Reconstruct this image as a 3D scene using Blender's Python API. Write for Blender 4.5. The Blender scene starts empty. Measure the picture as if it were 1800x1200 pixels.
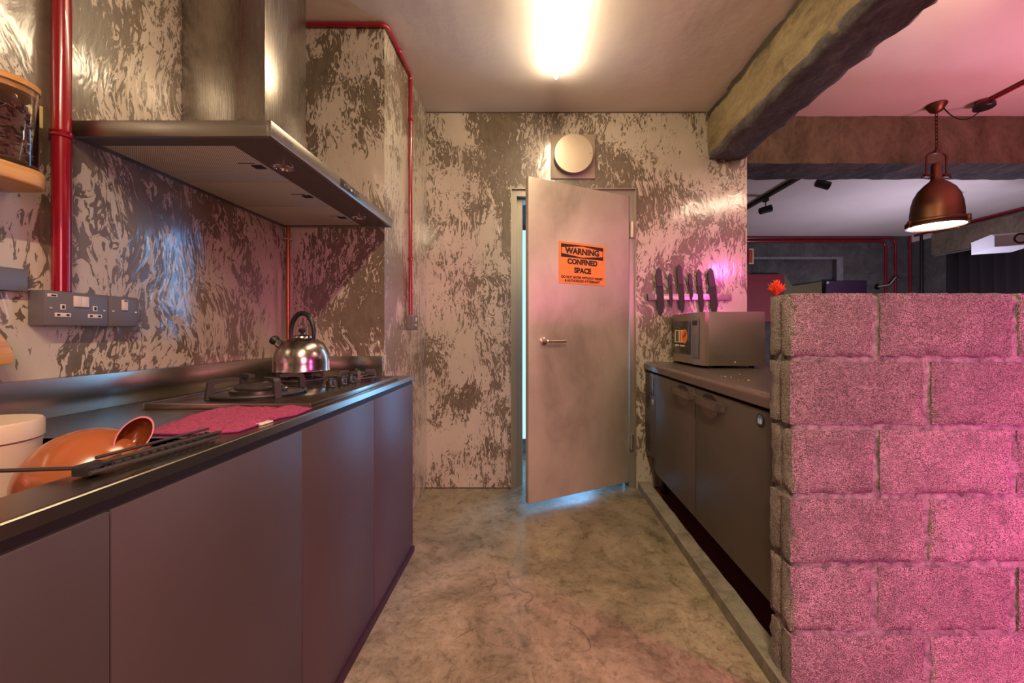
import bpy, bmesh, math, random
from mathutils import Vector, Matrix, noise
random.seed(7)
PI = math.pi
SC = bpy.context.scene
COL = SC.collection

# ------------------------------------------------------------------ camera, world, lights, exposure
CH = 1.074                                   # camera height
F = 700.0                                    # focal length in pixels of the 1800 wide frame
cam_d = bpy.data.cameras.new('camera'); cam = bpy.data.objects.new('camera', cam_d)
cam_d.lens = F/1800*36; cam_d.sensor_width = 36; cam_d.sensor_fit = 'HORIZONTAL'
cam_d.shift_x = -35/1800; cam_d.shift_y = -15/1800
cam_d.clip_start = .02
cam.location = (0, 0, CH); cam.rotation_euler = (PI/2, 0, 0)
COL.objects.link(cam); SC.camera = cam
SC.view_settings.view_transform = 'Standard'
try: SC.view_settings.look = 'None'
except Exception: pass
SC.view_settings.exposure = 0.35
SC.view_settings.gamma = 1.0
SC.view_settings.use_curve_mapping = False
w = bpy.data.worlds.new('world'); SC.world = w; w.use_nodes = True
w.node_tree.nodes['Background'].inputs[0].default_value = (.9, .75, .8, 1)
w.node_tree.nodes['Background'].inputs[1].default_value = 0.05

def area(name, loc, target, size, power, color, size_y=None, spread=None):
    d = bpy.data.lights.new(name, 'AREA'); o = bpy.data.objects.new(name, d)
    d.energy = power; d.color = color; d.size = size
    if size_y: d.shape = 'RECTANGLE'; d.size_y = size_y
    if spread: d.spread = spread
    o.location = loc
    o.rotation_euler = (Vector(target)-Vector(loc)).to_track_quat('-Z', 'Y').to_euler()
    COL.objects.link(o); return o
def point(name, loc, r, power, color):
    d = bpy.data.lights.new(name, 'POINT'); o = bpy.data.objects.new(name, d)
    d.energy = power; d.color = color; d.shadow_soft_size = r; o.location = loc
    COL.objects.link(o); return o

WARM = (1.0, .79, .51)
area('kitchen_fill_behind', (.14, -.55, 2.54), (.14, -.55, 0), .06, 56, WARM, 1.2)  # unseen warm fill added overhead behind the camera to lift the kitchen
area('bar_lamp_warm', (1.82, 1.40, 2.38), (.95, 2.75, 1.5), .75, 5, (1, .74, .50), .10)
area('magenta_lamp', (2.40, -.05, 1.12), (1.85, 1.15, .42), .35, 24, (1, .09, .50), spread=1.75)
area('magenta_accent', (2.05, 1.15, 1.74), (1.2, 2.75, 1.52), .12, .34, (1, .1, .5), spread=.65)
area('rose_uplight', (3.5, 1.1, .8), (3.1, 1.3, 2.6), .7, 21, (1, .31, .43), spread=1.7)
point('lavender_lamp', (4.3, 4.4, 1.3), .25, 48, (.80, .74, 1.0))
area('living_room_rose', (1.3, -1.5, 1.5), (-.1, 1.1, 0), .9, 13, (1, .34, .46), spread=1.7)
area('utility_blue', (.30, 3.32, 1.0), (-.25, 1.6, .2), .3, 12, (.20, .52, 1.0), 1.8)

# ------------------------------------------------------------------ materials
def nt(m): return m.node_tree.nodes, m.node_tree.links
def mat(name, color, rough=.5, metal=0.0, **k):
    m = bpy.data.materials.new(name); m.use_nodes = True
    b = m.node_tree.nodes['Principled BSDF']
    b.inputs['Base Color'].default_value = (*color, 1)
    b.inputs['Roughness'].default_value = rough
    b.inputs['Metallic'].default_value = metal
    for kk, v in k.items(): b.inputs[kk.replace('_', ' ')].default_value = v
    return m
def add(m, t, **k):
    n = m.node_tree.nodes.new(t)
    for kk, v in k.items(): setattr(n, kk, v)
    return n
def coords(m, scale=(1, 1, 1), warp=0, wscale=2):
    N, L = nt(m)
    tc = add(m, 'ShaderNodeTexCoord')
    out = tc.outputs['Object']
    if warp:
        nz = add(m, 'ShaderNodeTexNoise'); nz.inputs['Scale'].default_value = wscale; nz.inputs['Detail'].default_value = 2
        L.new(out, nz.inputs['Vector'])
        s = add(m, 'ShaderNodeVectorMath', operation='SUBTRACT'); s.inputs[1].default_value = (.5, .5, .5)
        L.new(nz.outputs['Color'], s.inputs[0])
        q = add(m, 'ShaderNodeVectorMath', operation='SCALE'); q.inputs['Scale'].default_value = warp
        L.new(s.outputs[0], q.inputs[0])
        a = add(m, 'ShaderNodeVectorMath', operation='ADD'); L.new(out, a.inputs[0]); L.new(q.outputs[0], a.inputs[1])
        out = a.outputs[0]
    mp = add(m, 'ShaderNodeMapping'); mp.inputs['Scale'].default_value = scale
    L.new(out, mp.inputs['Vector'])
    return mp.outputs[0]
def noisen(m, vec, scale, detail=3, rough=.55, dist=0):
    n = add(m, 'ShaderNodeTexNoise')
    n.inputs['Scale'].default_value = scale; n.inputs['Detail'].default_value = detail
    n.inputs['Roughness'].default_value = rough; n.inputs['Distortion'].default_value = dist
    m.node_tree.links.new(vec, n.inputs['Vector']); return n.outputs['Fac']
def ramp(m, fac, stops):
    r = add(m, 'ShaderNodeValToRGB')
    e = r.color_ramp.elements
    while len(e) < len(stops): e.new(.5)
    for i, (p, c) in enumerate(stops):
        e[i].position = p; e[i].color = (*c, 1) if len(c) == 3 else c
    m.node_tree.links.new(fac, r.inputs['Fac']); return r.outputs['Color']
def math_(m, op, a, b=None, clamp=False):
    n = add(m, 'ShaderNodeMath', operation=op); n.use_clamp = clamp
    for i, v in enumerate((a, b)):
        if v is None: continue
        if isinstance(v, (int, float)): n.inputs[i].default_value = v
        else: m.node_tree.links.new(v, n.inputs[i])
    return n.outputs[0]
def mix(m, fac, a, b):
    n = add(m, 'ShaderNodeMix', data_type='RGBA')
    L = m.node_tree.links
    if isinstance(fac, (int, float)): n.inputs[0].default_value = fac
    else: L.new(fac, n.inputs[0])
    for i, v in ((6, a), (7, b)):
        if isinstance(v, tuple): n.inputs[i].default_value = (*v, 1)
        else: L.new(v, n.inputs[i])
    return n.outputs[2]
def setc(m, c): m.node_tree.links.new(c, m.node_tree.nodes['Principled BSDF'].inputs['Base Color'])
def setr(m, r): m.node_tree.links.new(r, m.node_tree.nodes['Principled BSDF'].inputs['Roughness'])
def bump(m, h, strength=.5, dist=.01):
    b = add(m, 'ShaderNodeBump'); b.inputs['Strength'].default_value = strength; b.inputs['Distance'].default_value = dist
    m.node_tree.links.new(h, b.inputs['Height'])
    m.node_tree.links.new(b.outputs[0], m.node_tree.nodes['Principled BSDF'].inputs['Normal'])

def plaster():
    """pale paint dragged over grey-brown plaster, trowel strokes running mostly upright, sealed glossy"""
    m = mat('trowelled_plaster', (.5, .4, .32), .3)
    L = m.node_tree.links
    v = coords(m, (1, 1, .30), .30, 2.1)
    v0 = coords(m)
    f = noisen(m, v, 58, 3, .62, 1.3)
    f2 = noisen(m, v, 20, 4, .65, .8)
    big = noisen(m, v0, 1.7, 3, .5, .8)
    big2 = noisen(m, coords(m, (1, 1, .5)), 5.0, 3, .6, .5)
    a = math_(m, 'MULTIPLY', f, 1.45)
    a = math_(m, 'ADD', a, math_(m, 'MULTIPLY', f2, .90))
    a = math_(m, 'ADD', a, math_(m, 'MULTIPLY', big, 1.5))
    a = math_(m, 'ADD', a, math_(m, 'MULTIPLY', big2, .85))
    # mean about 2.35
    k = ramp(m, math_(m, 'MULTIPLY', a, .333), [(.774, (0, 0, 0)), (.790, (1, 1, 1))])
    tone = noisen(m, v0, 3, 4)
    light = ramp(m, tone, [(.3, (.46, .40, .32)), (.7, (.57, .50, .41))])
    dark = ramp(m, f2, [(.35, (.115, .088, .057)), (.65, (.18, .14, .096))])
    setc(m, mix(m, k, light, dark))
    h = math_(m, 'ADD', math_(m, 'MULTIPLY', k, -.45), math_(m, 'MULTIPLY', noisen(m, v, 22, 4, .6, .8), .9))
    bump(m, h, .42, .006)
    b = m.node_tree.nodes['Principled BSDF']
    setr(m, ramp(m, f2, [(.3, (.30, .30, .30)), (.7, (.46, .46, .46))]))
    b.inputs['Coat Weight'].default_value = 1.0; b.inputs['Coat Roughness'].default_value = .13
    cb = add(m, 'ShaderNodeBump'); cb.inputs['Strength'].default_value = .35; cb.inputs['Distance'].default_value = .006
    L.new(noisen(m, v, 15, 3, .6, .8), cb.inputs['Height']); L.new(cb.outputs[0], b.inputs['Coat Normal'])
    return m
def concrete_floor():
    m = mat('polished_concrete', (.25, .2, .15), .3)
    v = coords(m, (1, 1, 1), .3, 1.6)
    a = noisen(m, v, 2.2, 6, .62, .6); b = noisen(m, v, 13, 6, .7, .4); c = noisen(m, coords(m), 90, 3)
    s = math_(m, 'ADD', math_(m, 'MULTIPLY', a, .6), math_(m, 'MULTIPLY', b, .4))
    col = ramp(m, s, [(.36, (.105, .088, .052)), (.45, (.20, .163, .104)), (.54, (.30, .245, .162)), (.66, (.42, .345, .235))])
    col = mix(m, math_(m, 'MULTIPLY', ramp(m, c, [(.55, (0, 0, 0)), (.75, (1, 1, 1))]), .35), col, (.10, .08, .06))
    vo = add(m, 'ShaderNodeTexVoronoi', feature='DISTANCE_TO_EDGE'); vo.inputs['Scale'].default_value = 2.3
    m.node_tree.links.new(coords(m, (1, 1, 1), .5, 3.5), vo.inputs['Vector'])
    cr = ramp(m, vo.outputs['Distance'], [(.0, (1, 1, 1)), (.010, (0, 0, 0))])
    cr = math_(m, 'MULTIPLY', cr, ramp(m, noisen(m, v, 4, 2), [(.5, (0, 0, 0)), (.6, (1, 1, 1))]))
    col = mix(m, math_(m, 'MULTIPLY', cr, .75), col, (.05, .04, .03))
    v2 = add(m, 'ShaderNodeTexVoronoi', feature='DISTANCE_TO_EDGE'); v2.inputs['Scale'].default_value = 7.5
    m.node_tree.links.new(coords(m, (1, 1, 1), .34, 6), v2.inputs['Vector'])
    c2 = math_(m, 'MULTIPLY', ramp(m, v2.outputs['Distance'], [(.0, (1, 1, 1)), (.014, (0, 0, 0))]), ramp(m, noisen(m, coords(m), 5, 3), [(.48, (0, 0, 0)), (.6, (1, 1, 1))]))
    col = mix(m, math_(m, 'MULTIPLY', c2, .5), col, (.06, .045, .03))
    e = noisen(m, coords(m, (1, 1, 1), .1, 8), 42, 6, .75, .5)
    fine = ramp(m, e, [(.36, (.50, .46, .40)), (.52, (1, 1, 1)), (.68, (1.0, 1.0, 1.0))])
    mm = add(m, 'ShaderNodeMix', data_type='RGBA', blend_type='MULTIPLY'); mm.inputs[0].default_value = .8
    m.node_tree.links.new(col, mm.inputs[6]); m.node_tree.links.new(fine, mm.inputs[7]); col = mm.outputs[2]
    setc(m, col)
    setr(m, ramp(m, b, [(.3, (.20, .20, .20)), (.7, (.42, .42, .42))]))
    bump(m, math_(m, 'ADD', b, math_(m, 'MULTIPLY', e, .3)), .14, .004)
    return m
def rough_concrete(name, c0, c1, c2, sc=(1, 1, 1), bs=.8, bd=.02, k=6):
    m = mat(name, c1, .9)
    v = coords(m, sc, .12, 3)
    a = noisen(m, v, k, 8, .68, .5); b = noisen(m, v, k*8, 4, .7)
    setc(m, ramp(m, math_(m, 'ADD', math_(m, 'MULTIPLY', a, .7), math_(m, 'MULTIPLY', b, .3)), [(.36, c0), (.5, c1), (.66, c2)]))
    bump(m, math_(m, 'ADD', a, math_(m, 'MULTIPLY', b, .35)), bs, bd)
    return m
def block_mat(name, c):
    m = mat(name, c, .92)
    v = coords(m)
    vo = add(m, 'ShaderNodeTexVoronoi'); vo.inputs['Scale'].default_value = 330
    m.node_tree.links.new(v, vo.inputs['Vector'])
    n = noisen(m, v, 340, 3, .65); g = noisen(m, v, 9, 5, .65); n2 = noisen(m, v, 85, 3, .6)
    oi = add(m, 'ShaderNodeObjectInfo')
    pit = ramp(m, math_(m, 'ADD', math_(m, 'MULTIPLY', n, .8), math_(m, 'MULTIPLY', n2, .2)), [(.40, (0, 0, 0)), (.50, (1, 1, 1))])
    body = ramp(m, math_(m, 'ADD', math_(m, 'MULTIPLY', g, .8), math_(m, 'MULTIPLY', oi.outputs['Random'], .2)),
                [(.38, tuple(x*.66 for x in c)), (.72, tuple(min(1, x*1.2) for x in c))])
    col = mix(m, pit, tuple(x*.30 for x in c), body)
    setc(m, col)
    h = math_(m, 'ADD', math_(m, 'MULTIPLY', pit, .8), math_(m, 'MULTIPLY', vo.outputs['Distance'], .7))
    bump(m, h, 1.0, .0055)
    return m
def brushed(name, c, rough=.3, axis=(1, 60, 60), amt=.12, metal=1.0, bs=.006):
    m = mat(name, c, rough, metal)
    v = coords(m, axis)
    n = noisen(m, v, 5, 4, .7); g = noisen(m, coords(m), 3, 4, .6)
    setr(m, ramp(m, n, [(.3, (rough-amt/2,)*3), (.7, (rough+amt/2,)*3)]))
    setc(m, mix(m, g, tuple(x*.85 for x in c), tuple(min(1, x*1.12) for x in c)))
    if bs: bump(m, n, bs, .0003)
    return m
def emis(name, c, s):
    m = mat(name, (0, 0, 0), .5)
    b = m.node_tree.nodes['Principled BSDF']
    b.inputs['Emission Color'].default_value = (*c, 1); b.inputs['Emission Strength'].default_value = s
    return m

M = {}
M['plaster'] = plaster()
M['floor'] = concrete_floor()
M['ceiling'] = mat('painted_ceiling', (.62, .55, .52), .6)
_n = noisen(M['ceiling'], coords(M['ceiling']), 2.2, 4)
setc(M['ceiling'], ramp(M['ceiling'], _n, [(.3, (.75, .65, .60)), (.7, (.82, .72, .67))]))
bump(M['ceiling'], noisen(M['ceiling'], coords(M['ceiling']), 5, 4), .25, .02)
M['dark_wall'] = rough_concrete('dark_cement_wall', (.05, .048, .044), (.085, .08, .074), (.13, .12, .11), bs=.3, k=4)
M['grey_frame'] = rough_concrete('grey_cement_edge', (.12, .12, .115), (.18, .175, .17), (.25, .24, .23), bs=.3, k=14)
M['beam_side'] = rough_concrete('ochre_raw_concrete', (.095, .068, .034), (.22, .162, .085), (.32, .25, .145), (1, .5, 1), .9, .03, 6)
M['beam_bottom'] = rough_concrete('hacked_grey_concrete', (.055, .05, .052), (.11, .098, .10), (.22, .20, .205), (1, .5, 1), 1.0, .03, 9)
M['cross_beam'] = rough_concrete('brown_raw_concrete', (.09, .065, .04), (.17, .125, .082), (.25, .19, .13), (1, 1, .6), .7, .02, 5)
M['kerb'] = rough_concrete('kerb_cement', (.12, .10, .075), (.22, .19, .145), (.30, .26, .20), bs=.25, bd=.005, k=12)
M['block'] = block_mat('hollow_block_face', (.46, .355, .33))
M['mortar'] = rough_concrete('mortar', (.05, .044, .040), (.24, .21, .19), (.44, .39, .36), bs=1, bd=.01, k=30)
M['white_plaster'] = mat('white_plain_wall', (.6, .62, .65), .6)
M['steel'] = brushed('brushed_steel', (.36, .33, .28), .25, (60, 2, 60), .02, bs=0)
M['steel_v'] = brushed('brushed_steel_upright', (.44, .40, .36), .27, (60, 60, 2))
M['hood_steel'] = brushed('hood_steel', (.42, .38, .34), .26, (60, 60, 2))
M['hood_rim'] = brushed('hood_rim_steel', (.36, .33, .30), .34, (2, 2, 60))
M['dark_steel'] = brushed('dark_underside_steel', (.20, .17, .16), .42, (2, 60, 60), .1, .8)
M['cabinet'] = brushed('mauve_brown_cabinet', (.080, .054, .058), .44, (60, 60, 2), .05, .12)
M['fridge'] = brushed('fridge_steel', (.135, .115, .10), .42, (60, 60, 2), .08, .6)
M['fridge_top'] = brushed('fridge_top_steel', (.20, .165, .145), .30, (60, 2, 60), .1, .7)
M['gap'] = mat('dark_gap', (.016, .012, .012), .6)
M['maroon'] = mat('maroon_plinth', (.11, .016, .022), .5)
M['kick'] = mat('kickboard_dark', (.035, .008, .018), .6)
M['black'] = mat('black_plastic', (.018, .016, .016), .38)
M['cast'] = mat('cast_iron', (.035, .028, .028), .5)
M['black_glass'] = brushed('hob_dark_plate', (.10, .09, .078), .17, (2, 2, 2), .03, .75, bs=0)
M['red'] = mat('red_gloss_paint', (.27, .004, .014), .22, Coat_Weight=.5)
M['copper_pipe'] = mat('copper_pipe', (.42, .16, .075), .3, .9)
M['grey_box'] = mat('grey_metal_box', (.17, .155, .16), .45, .2)
M['white_plastic'] = mat('white_plastic', (.72, .62, .55), .35)
M['cream'] = mat('cream_plastic', (.66, .50, .38), .4, Transmission_Weight=.12)
M['orange'] = mat('orange_enamel', (.31, .085, .028), .22, Coat_Weight=.4)
M['orange_rim'] = mat('orange_rim', (.75, .36, .16), .25)
M['amber'] = mat('amber_brown_gloss', (.15, .035, .008), .22, .2)
M['towel'] = mat('pink_towel', (.52, .035, .12), .95, Sheen_Weight=.05)
_t = M['towel']; bump(_t, noisen(_t, coords(_t), 260, 3, .7), 1.0, .006)
setc(_t, ramp(_t, noisen(_t, coords(_t), 160, 4, .7), [(.35, (.24, .010, .06)), (.6, (.48, .045, .15))]))
M['lilac'] = mat('lilac_hem', (.27, .035, .15), .9)
M['wood'] = mat('bamboo_wood', (.55, .27, .08), .42)
_w = M['wood']; _wn = noisen(_w, coords(_w, (40, 3, 40)), 1.6, 5, .6)
setc(_w, ramp(_w, _wn, [(.3, (.50, .22, .06)), (.7, (.70, .38, .13))]))
M['glass'] = mat('clear_glass', (1, 1, 1), .03, Transmission_Weight=1.0, IOR=1.45)
M['beans'] = mat('dark_dried_pods', (.10, .022, .018), .4)
M['note'] = mat('pale_yellow_paper', (.62, .52, .20), .8)
M['sign'] = mat('orange_sign', (.90, .30, .05), .5)
M['ink'] = mat('black_ink', (.015, .012, .012), .6)
M['door'] = brushed('galvanised_door', (.40, .335, .285), .42, (60, 60, 3), .12, .3)
_g = M['door']; _a = noisen(_g, coords(_g, (1, 1, .6), .3, 2), 2.3, 5, .6)
setc(_g, ramp(_g, _a, [(.32, (.36, .30, .25)), (.5, (.54, .46, .39)), (.7, (.66, .57, .49))]))
M['frame'] = brushed('door_frame_steel', (.36, .32, .27), .38, (60, 60, 3), .1, .6)
M['satin'] = mat('satin_metal', (.62, .52, .42), .28, .9)
M['chrome'] = mat('chrome', (.7, .68, .66), .12, 1)
M['vent_plate'] = mat('vent_plate_metal', (.45, .37, .28), .42, .3)
M['vent_disc'] = brushed('vent_disc_metal', (.52, .43, .32), .36, (3, 3, 3), .15, .35)
M['kettle'] = brushed('kettle_steel', (.55, .50, .44), .20, (3, 3, 80), .06)
M['copper'] = brushed('aged_copper', (.17, .075, .040), .42, (3, 3, 60), .14, .85)
M['dark_copper'] = mat('dark_copper', (.12, .035, .022), .4, .8)
M['lamp_glow'] = emis('pendant_glow', (1, .93, .84), 9)
M['tube_glow'] = emis('tube_glow', (1, .80, .51), 118)
M['window_glow'] = emis('frosted_window_glow', (.34, .66, 1.0), 1.35)
M['micro_side'] = brushed('microwave_side', (.19, .16, .13), .45, (60, 3, 60), .08, .5)
M['micro_front'] = brushed('microwave_front', (.34, .28, .23), .36, (3, 60, 60), .1, .7)
M['micro_glass'] = mat('microwave_door_glass', (.03, .026, .022), .15)
M['knife'] = mat('matt_black_knife', (.016, .014, .014), .6)
_k = M['knife']; bump(_k, noisen(_k, coords(_k), 400, 2), .5, .002)
M['knife_handle'] = mat('knife_handle', (.022, .02, .018), .5)
M['rack_bar'] = mat('magnetic_bar_steel', (.52, .42, .42), .3, .8)
M['curtain'] = mat('black_curtain', (.016, .011, .014), .85)
M['projector'] = mat('projector_white', (.62, .60, .62), .4)
M['purple'] = mat('dark_purple_panel', (.055, .022, .06), .4)
M['flower'] = mat('orange_flower', (.85, .09, .02), .6)
M['leaf'] = mat('dark_leaf', (.05, .08, .02), .6)
M['crimson'] = mat('crimson_print', (.20, .006, .012), .6)
M['badge_blue'] = mat('badge_blue', (.05, .16, .32), .3)
M['badge_white'] = mat('badge_white', (.6, .62, .65), .4)
M['sticker_orange'] = mat('sticker_orange', (.8, .22, .03), .5)
M['sticker_red'] = mat('sticker_red', (.55, .03, .02), .5)
M['sticker_cream'] = mat('sticker_cream', (.75, .62, .42), .5)
M['olive'] = mat('olive_print', (.14, .11, .05), .5)
M['crumb'] = mat('crumb', (.75, .42, .15), .7)
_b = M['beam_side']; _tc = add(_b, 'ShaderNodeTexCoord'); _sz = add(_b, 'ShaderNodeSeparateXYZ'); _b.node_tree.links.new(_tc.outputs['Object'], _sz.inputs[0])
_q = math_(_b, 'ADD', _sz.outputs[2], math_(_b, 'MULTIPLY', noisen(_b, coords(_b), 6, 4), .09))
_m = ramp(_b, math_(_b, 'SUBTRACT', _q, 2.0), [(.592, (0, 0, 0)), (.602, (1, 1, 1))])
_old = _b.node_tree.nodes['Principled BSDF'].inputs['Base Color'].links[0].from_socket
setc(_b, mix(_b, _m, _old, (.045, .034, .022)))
# perforated filter mesh
_f = brushed('filter_mesh', (.40, .35, .30), .6, (2, 2, 2), .1, .7); M['filter'] = _f; _f.node_tree.nodes['Principled BSDF'].inputs['Metallic'].default_value = .25
_tc = add(_f, 'ShaderNodeTexCoord'); _sx = add(_f, 'ShaderNodeSeparateXYZ'); _f.node_tree.links.new(_tc.outputs['Object'], _sx.inputs[0])
_p = math_(_f, 'MULTIPLY', math_(_f, 'SINE', math_(_f, 'MULTIPLY', _sx.outputs[0], 1050)), math_(_f, 'SINE', math_(_f, 'MULTIPLY', _sx.outputs[1], 1050)))
_hole = ramp(_f, _p, [(.12, (0, 0, 0)), (.3, (1, 1, 1))])
setc(_f, mix(_f, _hole, (.74, .68, .58), (.20, .18, .15)))

# ------------------------------------------------------------------ mesh builder
class MB:
    def __init__(s): s.bm = bmesh.new(); s.mats = []
    def _tag(s, faces, mi):
        for f in faces: f.material_index = mi
    def box(s, x0, x1, y0, y1, z0, z1, X=None, bevel=0, mi=0):
        r = bmesh.ops.create_cube(s.bm, size=1)
        vs = r['verts']
        for v in vs:
            v.co = Vector(((x0+x1)/2+v.co.x*(x1-x0), (y0+y1)/2+v.co.y*(y1-y0), (z0+z1)/2+v.co.z*(z1-z0)))
        fs = set(f for v in vs for f in v.link_faces)
        if bevel:
            es = list(set(e for v in vs for e in v.link_edges))
            rr = bmesh.ops.bevel(s.bm, geom=es, offset=bevel, segments=2, profile=.5, affect='EDGES')
            vs = list(set(v for f in rr['faces'] for v in f.verts)); fs = set(f for v in vs for f in v.link_faces)
        s._tag(fs, mi)
        if X: bmesh.ops.transform(s.bm, matrix=X, verts=vs)
        return s
    def poly(s, pts, d, X=None, mi=0):
        """closed polygon of 3-D points extruded by vector d"""
        d = Vector(d)
        a = [s.bm.verts.new(Vector(p)) for p in pts]; b = [s.bm.verts.new(Vector(p)+d) for p in pts]
        n = len(pts)
        fs = [s.bm.faces.new(a), s.bm.faces.new(b[::-1])]
        for i in range(n): fs.append(s.bm.faces.new((a[i], b[i], b[(i+1) % n], a[(i+1) % n])))
        s._tag(fs, mi)
        if X: bmesh.ops.transform(s.bm, matrix=X, verts=a+b)
        bmesh.ops.recalc_face_normals(s.bm, faces=fs)
        return s
    def tube(s, pts, r, seg=10, caps=True, X=None, mi=0, closed=False):
        P = [Vector(p) for p in pts]; n = len(P)
        rs = r if isinstance(r, (list, tuple)) else [r]*n
        rings = []; up = None; fs = []
        for i, p in enumerate(P):
            if closed: t = (P[(i+1) % n]-P[i-1]).normalized()
            else: t = (P[min(i+1, n-1)]-P[max(i-1, 0)]).normalized()
            if up is None:
                up = Vector((0, 0, 1)) if abs(t.z) < .9 else Vector((1, 0, 0))
            u = (up - t*up.dot(t)).normalized(); v = t.cross(u); up = u
            rings.append([s.bm.verts.new(p+(u*math.cos(2*PI*j/seg)+v*math.sin(2*PI*j/seg))*rs[i]) for j in range(seg)])
        for i in range(n if closed else n-1):
            A, B = rings[i], rings[(i+1) % n]
            for j in range(seg): fs.append(s.bm.faces.new((A[j], A[(j+1) % seg], B[(j+1) % seg], B[j])))
        if caps and not closed:
            fs.append(s.bm.faces.new(rings[0][::-1])); fs.append(s.bm.faces.new(rings[-1]))
        s._tag(fs, mi)
        if X: bmesh.ops.transform(s.bm, matrix=X, verts=[v for r_ in rings for v in r_])
        return s
    def lathe(s, prof, c=(0, 0, 0), seg=32, X=None, mi=0, caps=True):
        """profile of (radius, height) about z through c"""
        c = Vector(c); rings = []; fs = []
        for r, z in prof:
            r = max(r, 1e-4)
            rings.append([s.bm.verts.new(c+Vector((r*math.cos(2*PI*j/seg), r*math.sin(2*PI*j/seg), z))) for j in range(seg)])
        for A, B in zip(rings, rings[1:]):
            for j in range(seg): fs.append(s.bm.faces.new((A[j], A[(j+1) % seg], B[(j+1) % seg], B[j])))
        if caps:
            fs.append(s.bm.faces.new(rings[0][::-1])); fs.append(s.bm.faces.new(rings[-1]))
        s._tag(fs, mi)
        if X: bmesh.ops.transform(s.bm, matrix=X, verts=[v for r_ in rings for v in r_])
        return s
    def rough(s, x0, x1, y0, y1, z0, z1, cell=.04, amp=.004, edge=.003, seed=0, xs=(), ys=(), fn=None, freq=9):
        r = bmesh.ops.create_cube(s.bm, size=1); vs = r['verts']
        for v in vs:
            v.co = Vector(((x0+x1)/2+v.co.x*(x1-x0), (y0+y1)/2+v.co.y*(y1-y0), (z0+z1)/2+v.co.z*(z1-z0)))
        fs = set(f for v in vs for f in v.link_faces); es = set(e for v in vs for e in v.link_edges)
        geom = list(vs)+list(es)+list(fs)
        for ax, (a, b, ex) in enumerate(((x0, x1, xs), (y0, y1, ys), (z0, z1, ()))):
            n = max(1, round((b-a)/cell)); cuts = [a+(b-a)*i/n for i in range(1, n)]+list(ex)
            no = [0, 0, 0]; no[ax] = 1
            for c in cuts:
                co = [0, 0, 0]; co[ax] = c
                rr = bmesh.ops.bisect_plane(s.bm, geom=geom, plane_co=co, plane_no=no, dist=1e-5)
                geom = rr['geom']
                seen = set(); g2 = []
                for g in list(geom)+list(rr['geom_cut']):
                    if g.is_valid and g not in seen: seen.add(g); g2.append(g)
                geom = g2
        V = [g for g in geom if isinstance(g, bmesh.types.BMVert) and g.is_valid]
        for v in V:
            p = v.co.copy(); q = p*freq+Vector((seed*3.1, seed*7.7, seed*1.3))
            dx, dy, dz = noise.noise_vector(q)
            ext = [abs(p.x-x0) < 1e-4, abs(p.x-x1) < 1e-4, abs(p.y-y0) < 1e-4, abs(p.y-y1) < 1e-4, abs(p.z-z0) < 1e-4, abs(p.z-z1) < 1e-4]
            if sum(ext) >= 2:
                k = edge*(1+.9*noise.noise(q*2.3))
                v.co += Vector(((ext[0]-ext[1])*k, (ext[2]-ext[3])*k, (ext[4]-ext[5])*k))
            v.co += Vector((dx, dy, dz))*amp
            if fn: v.co = fn(v.co, p, ext)
        return s
    def build(s, name, m, parent=None, smooth=True, angle=40, loc=None):
        if not isinstance(m, (list, tuple)): m = [m]
        org = Vector((0, 0, 0))
        if parent is not None: org = ORG[parent.name]
        elif loc is not None: org = Vector(loc)
        me = bpy.data.meshes.new(name)
        bmesh.ops.translate(s.bm, verts=s.bm.verts, vec=-org)
        s.bm.to_mesh(me); s.bm.free()
        for x in m: me.materials.append(x)
        if smooth:
            me.shade_smooth(); me.set_sharp_from_angle(angle=math.radians(angle))
        o = bpy.data.objects.new(name, me); COL.objects.link(o)
        if parent is not None: o.parent = parent
        else: o.location = org
        ORG[o.name] = org
        return o
ORG = {}
def tag(o, label=None, cat=None, group=None, kind=None):
    if label: o['label'] = label
    if cat: o['category'] = cat
    if group: o['group'] = group
    if kind: o['kind'] = kind
    return o
def thing(name, loc, label, cat, group=None):
    o = bpy.data.objects.new(name, None); COL.objects.link(o)
    o.location = loc; o.empty_display_size = .05; ORG[o.name] = Vector(loc)
    return tag(o, label, cat, group)
def struct(o): o['kind'] = 'structure'; return o
def P(px, py, y):
    return Vector(((px-935)*y/F, y, CH+(585-py)*y/F))
def arc(c, r, a0, a1, n, plane='xz'):
    out = []
    for i in range(n+1):
        a = a0+(a1-a0)*i/n; u, v = r*math.cos(a), r*math.sin(a)
        d = {'xz': (u, 0, v), 'yz': (0, u, v), 'xy': (u, v, 0)}[plane]
        out.append(Vector(c)+Vector(d))
    return out
def fillet(pts, r, n=5):
    P_ = [Vector(p) for p in pts]; out = [P_[0]]
    for i in range(1, len(P_)-1):
        a, b, c = P_[i-1], P_[i], P_[i+1]
        d1 = (a-b).normalized(); d2 = (c-b).normalized()
        p0, p2 = b+d1*r, b+d2*r
        for k in range(n+1):
            t = k/n; out.append(p0*(1-t)**2+b*2*t*(1-t)+p2*t*t)
    out.append(P_[-1]); return out
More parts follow.
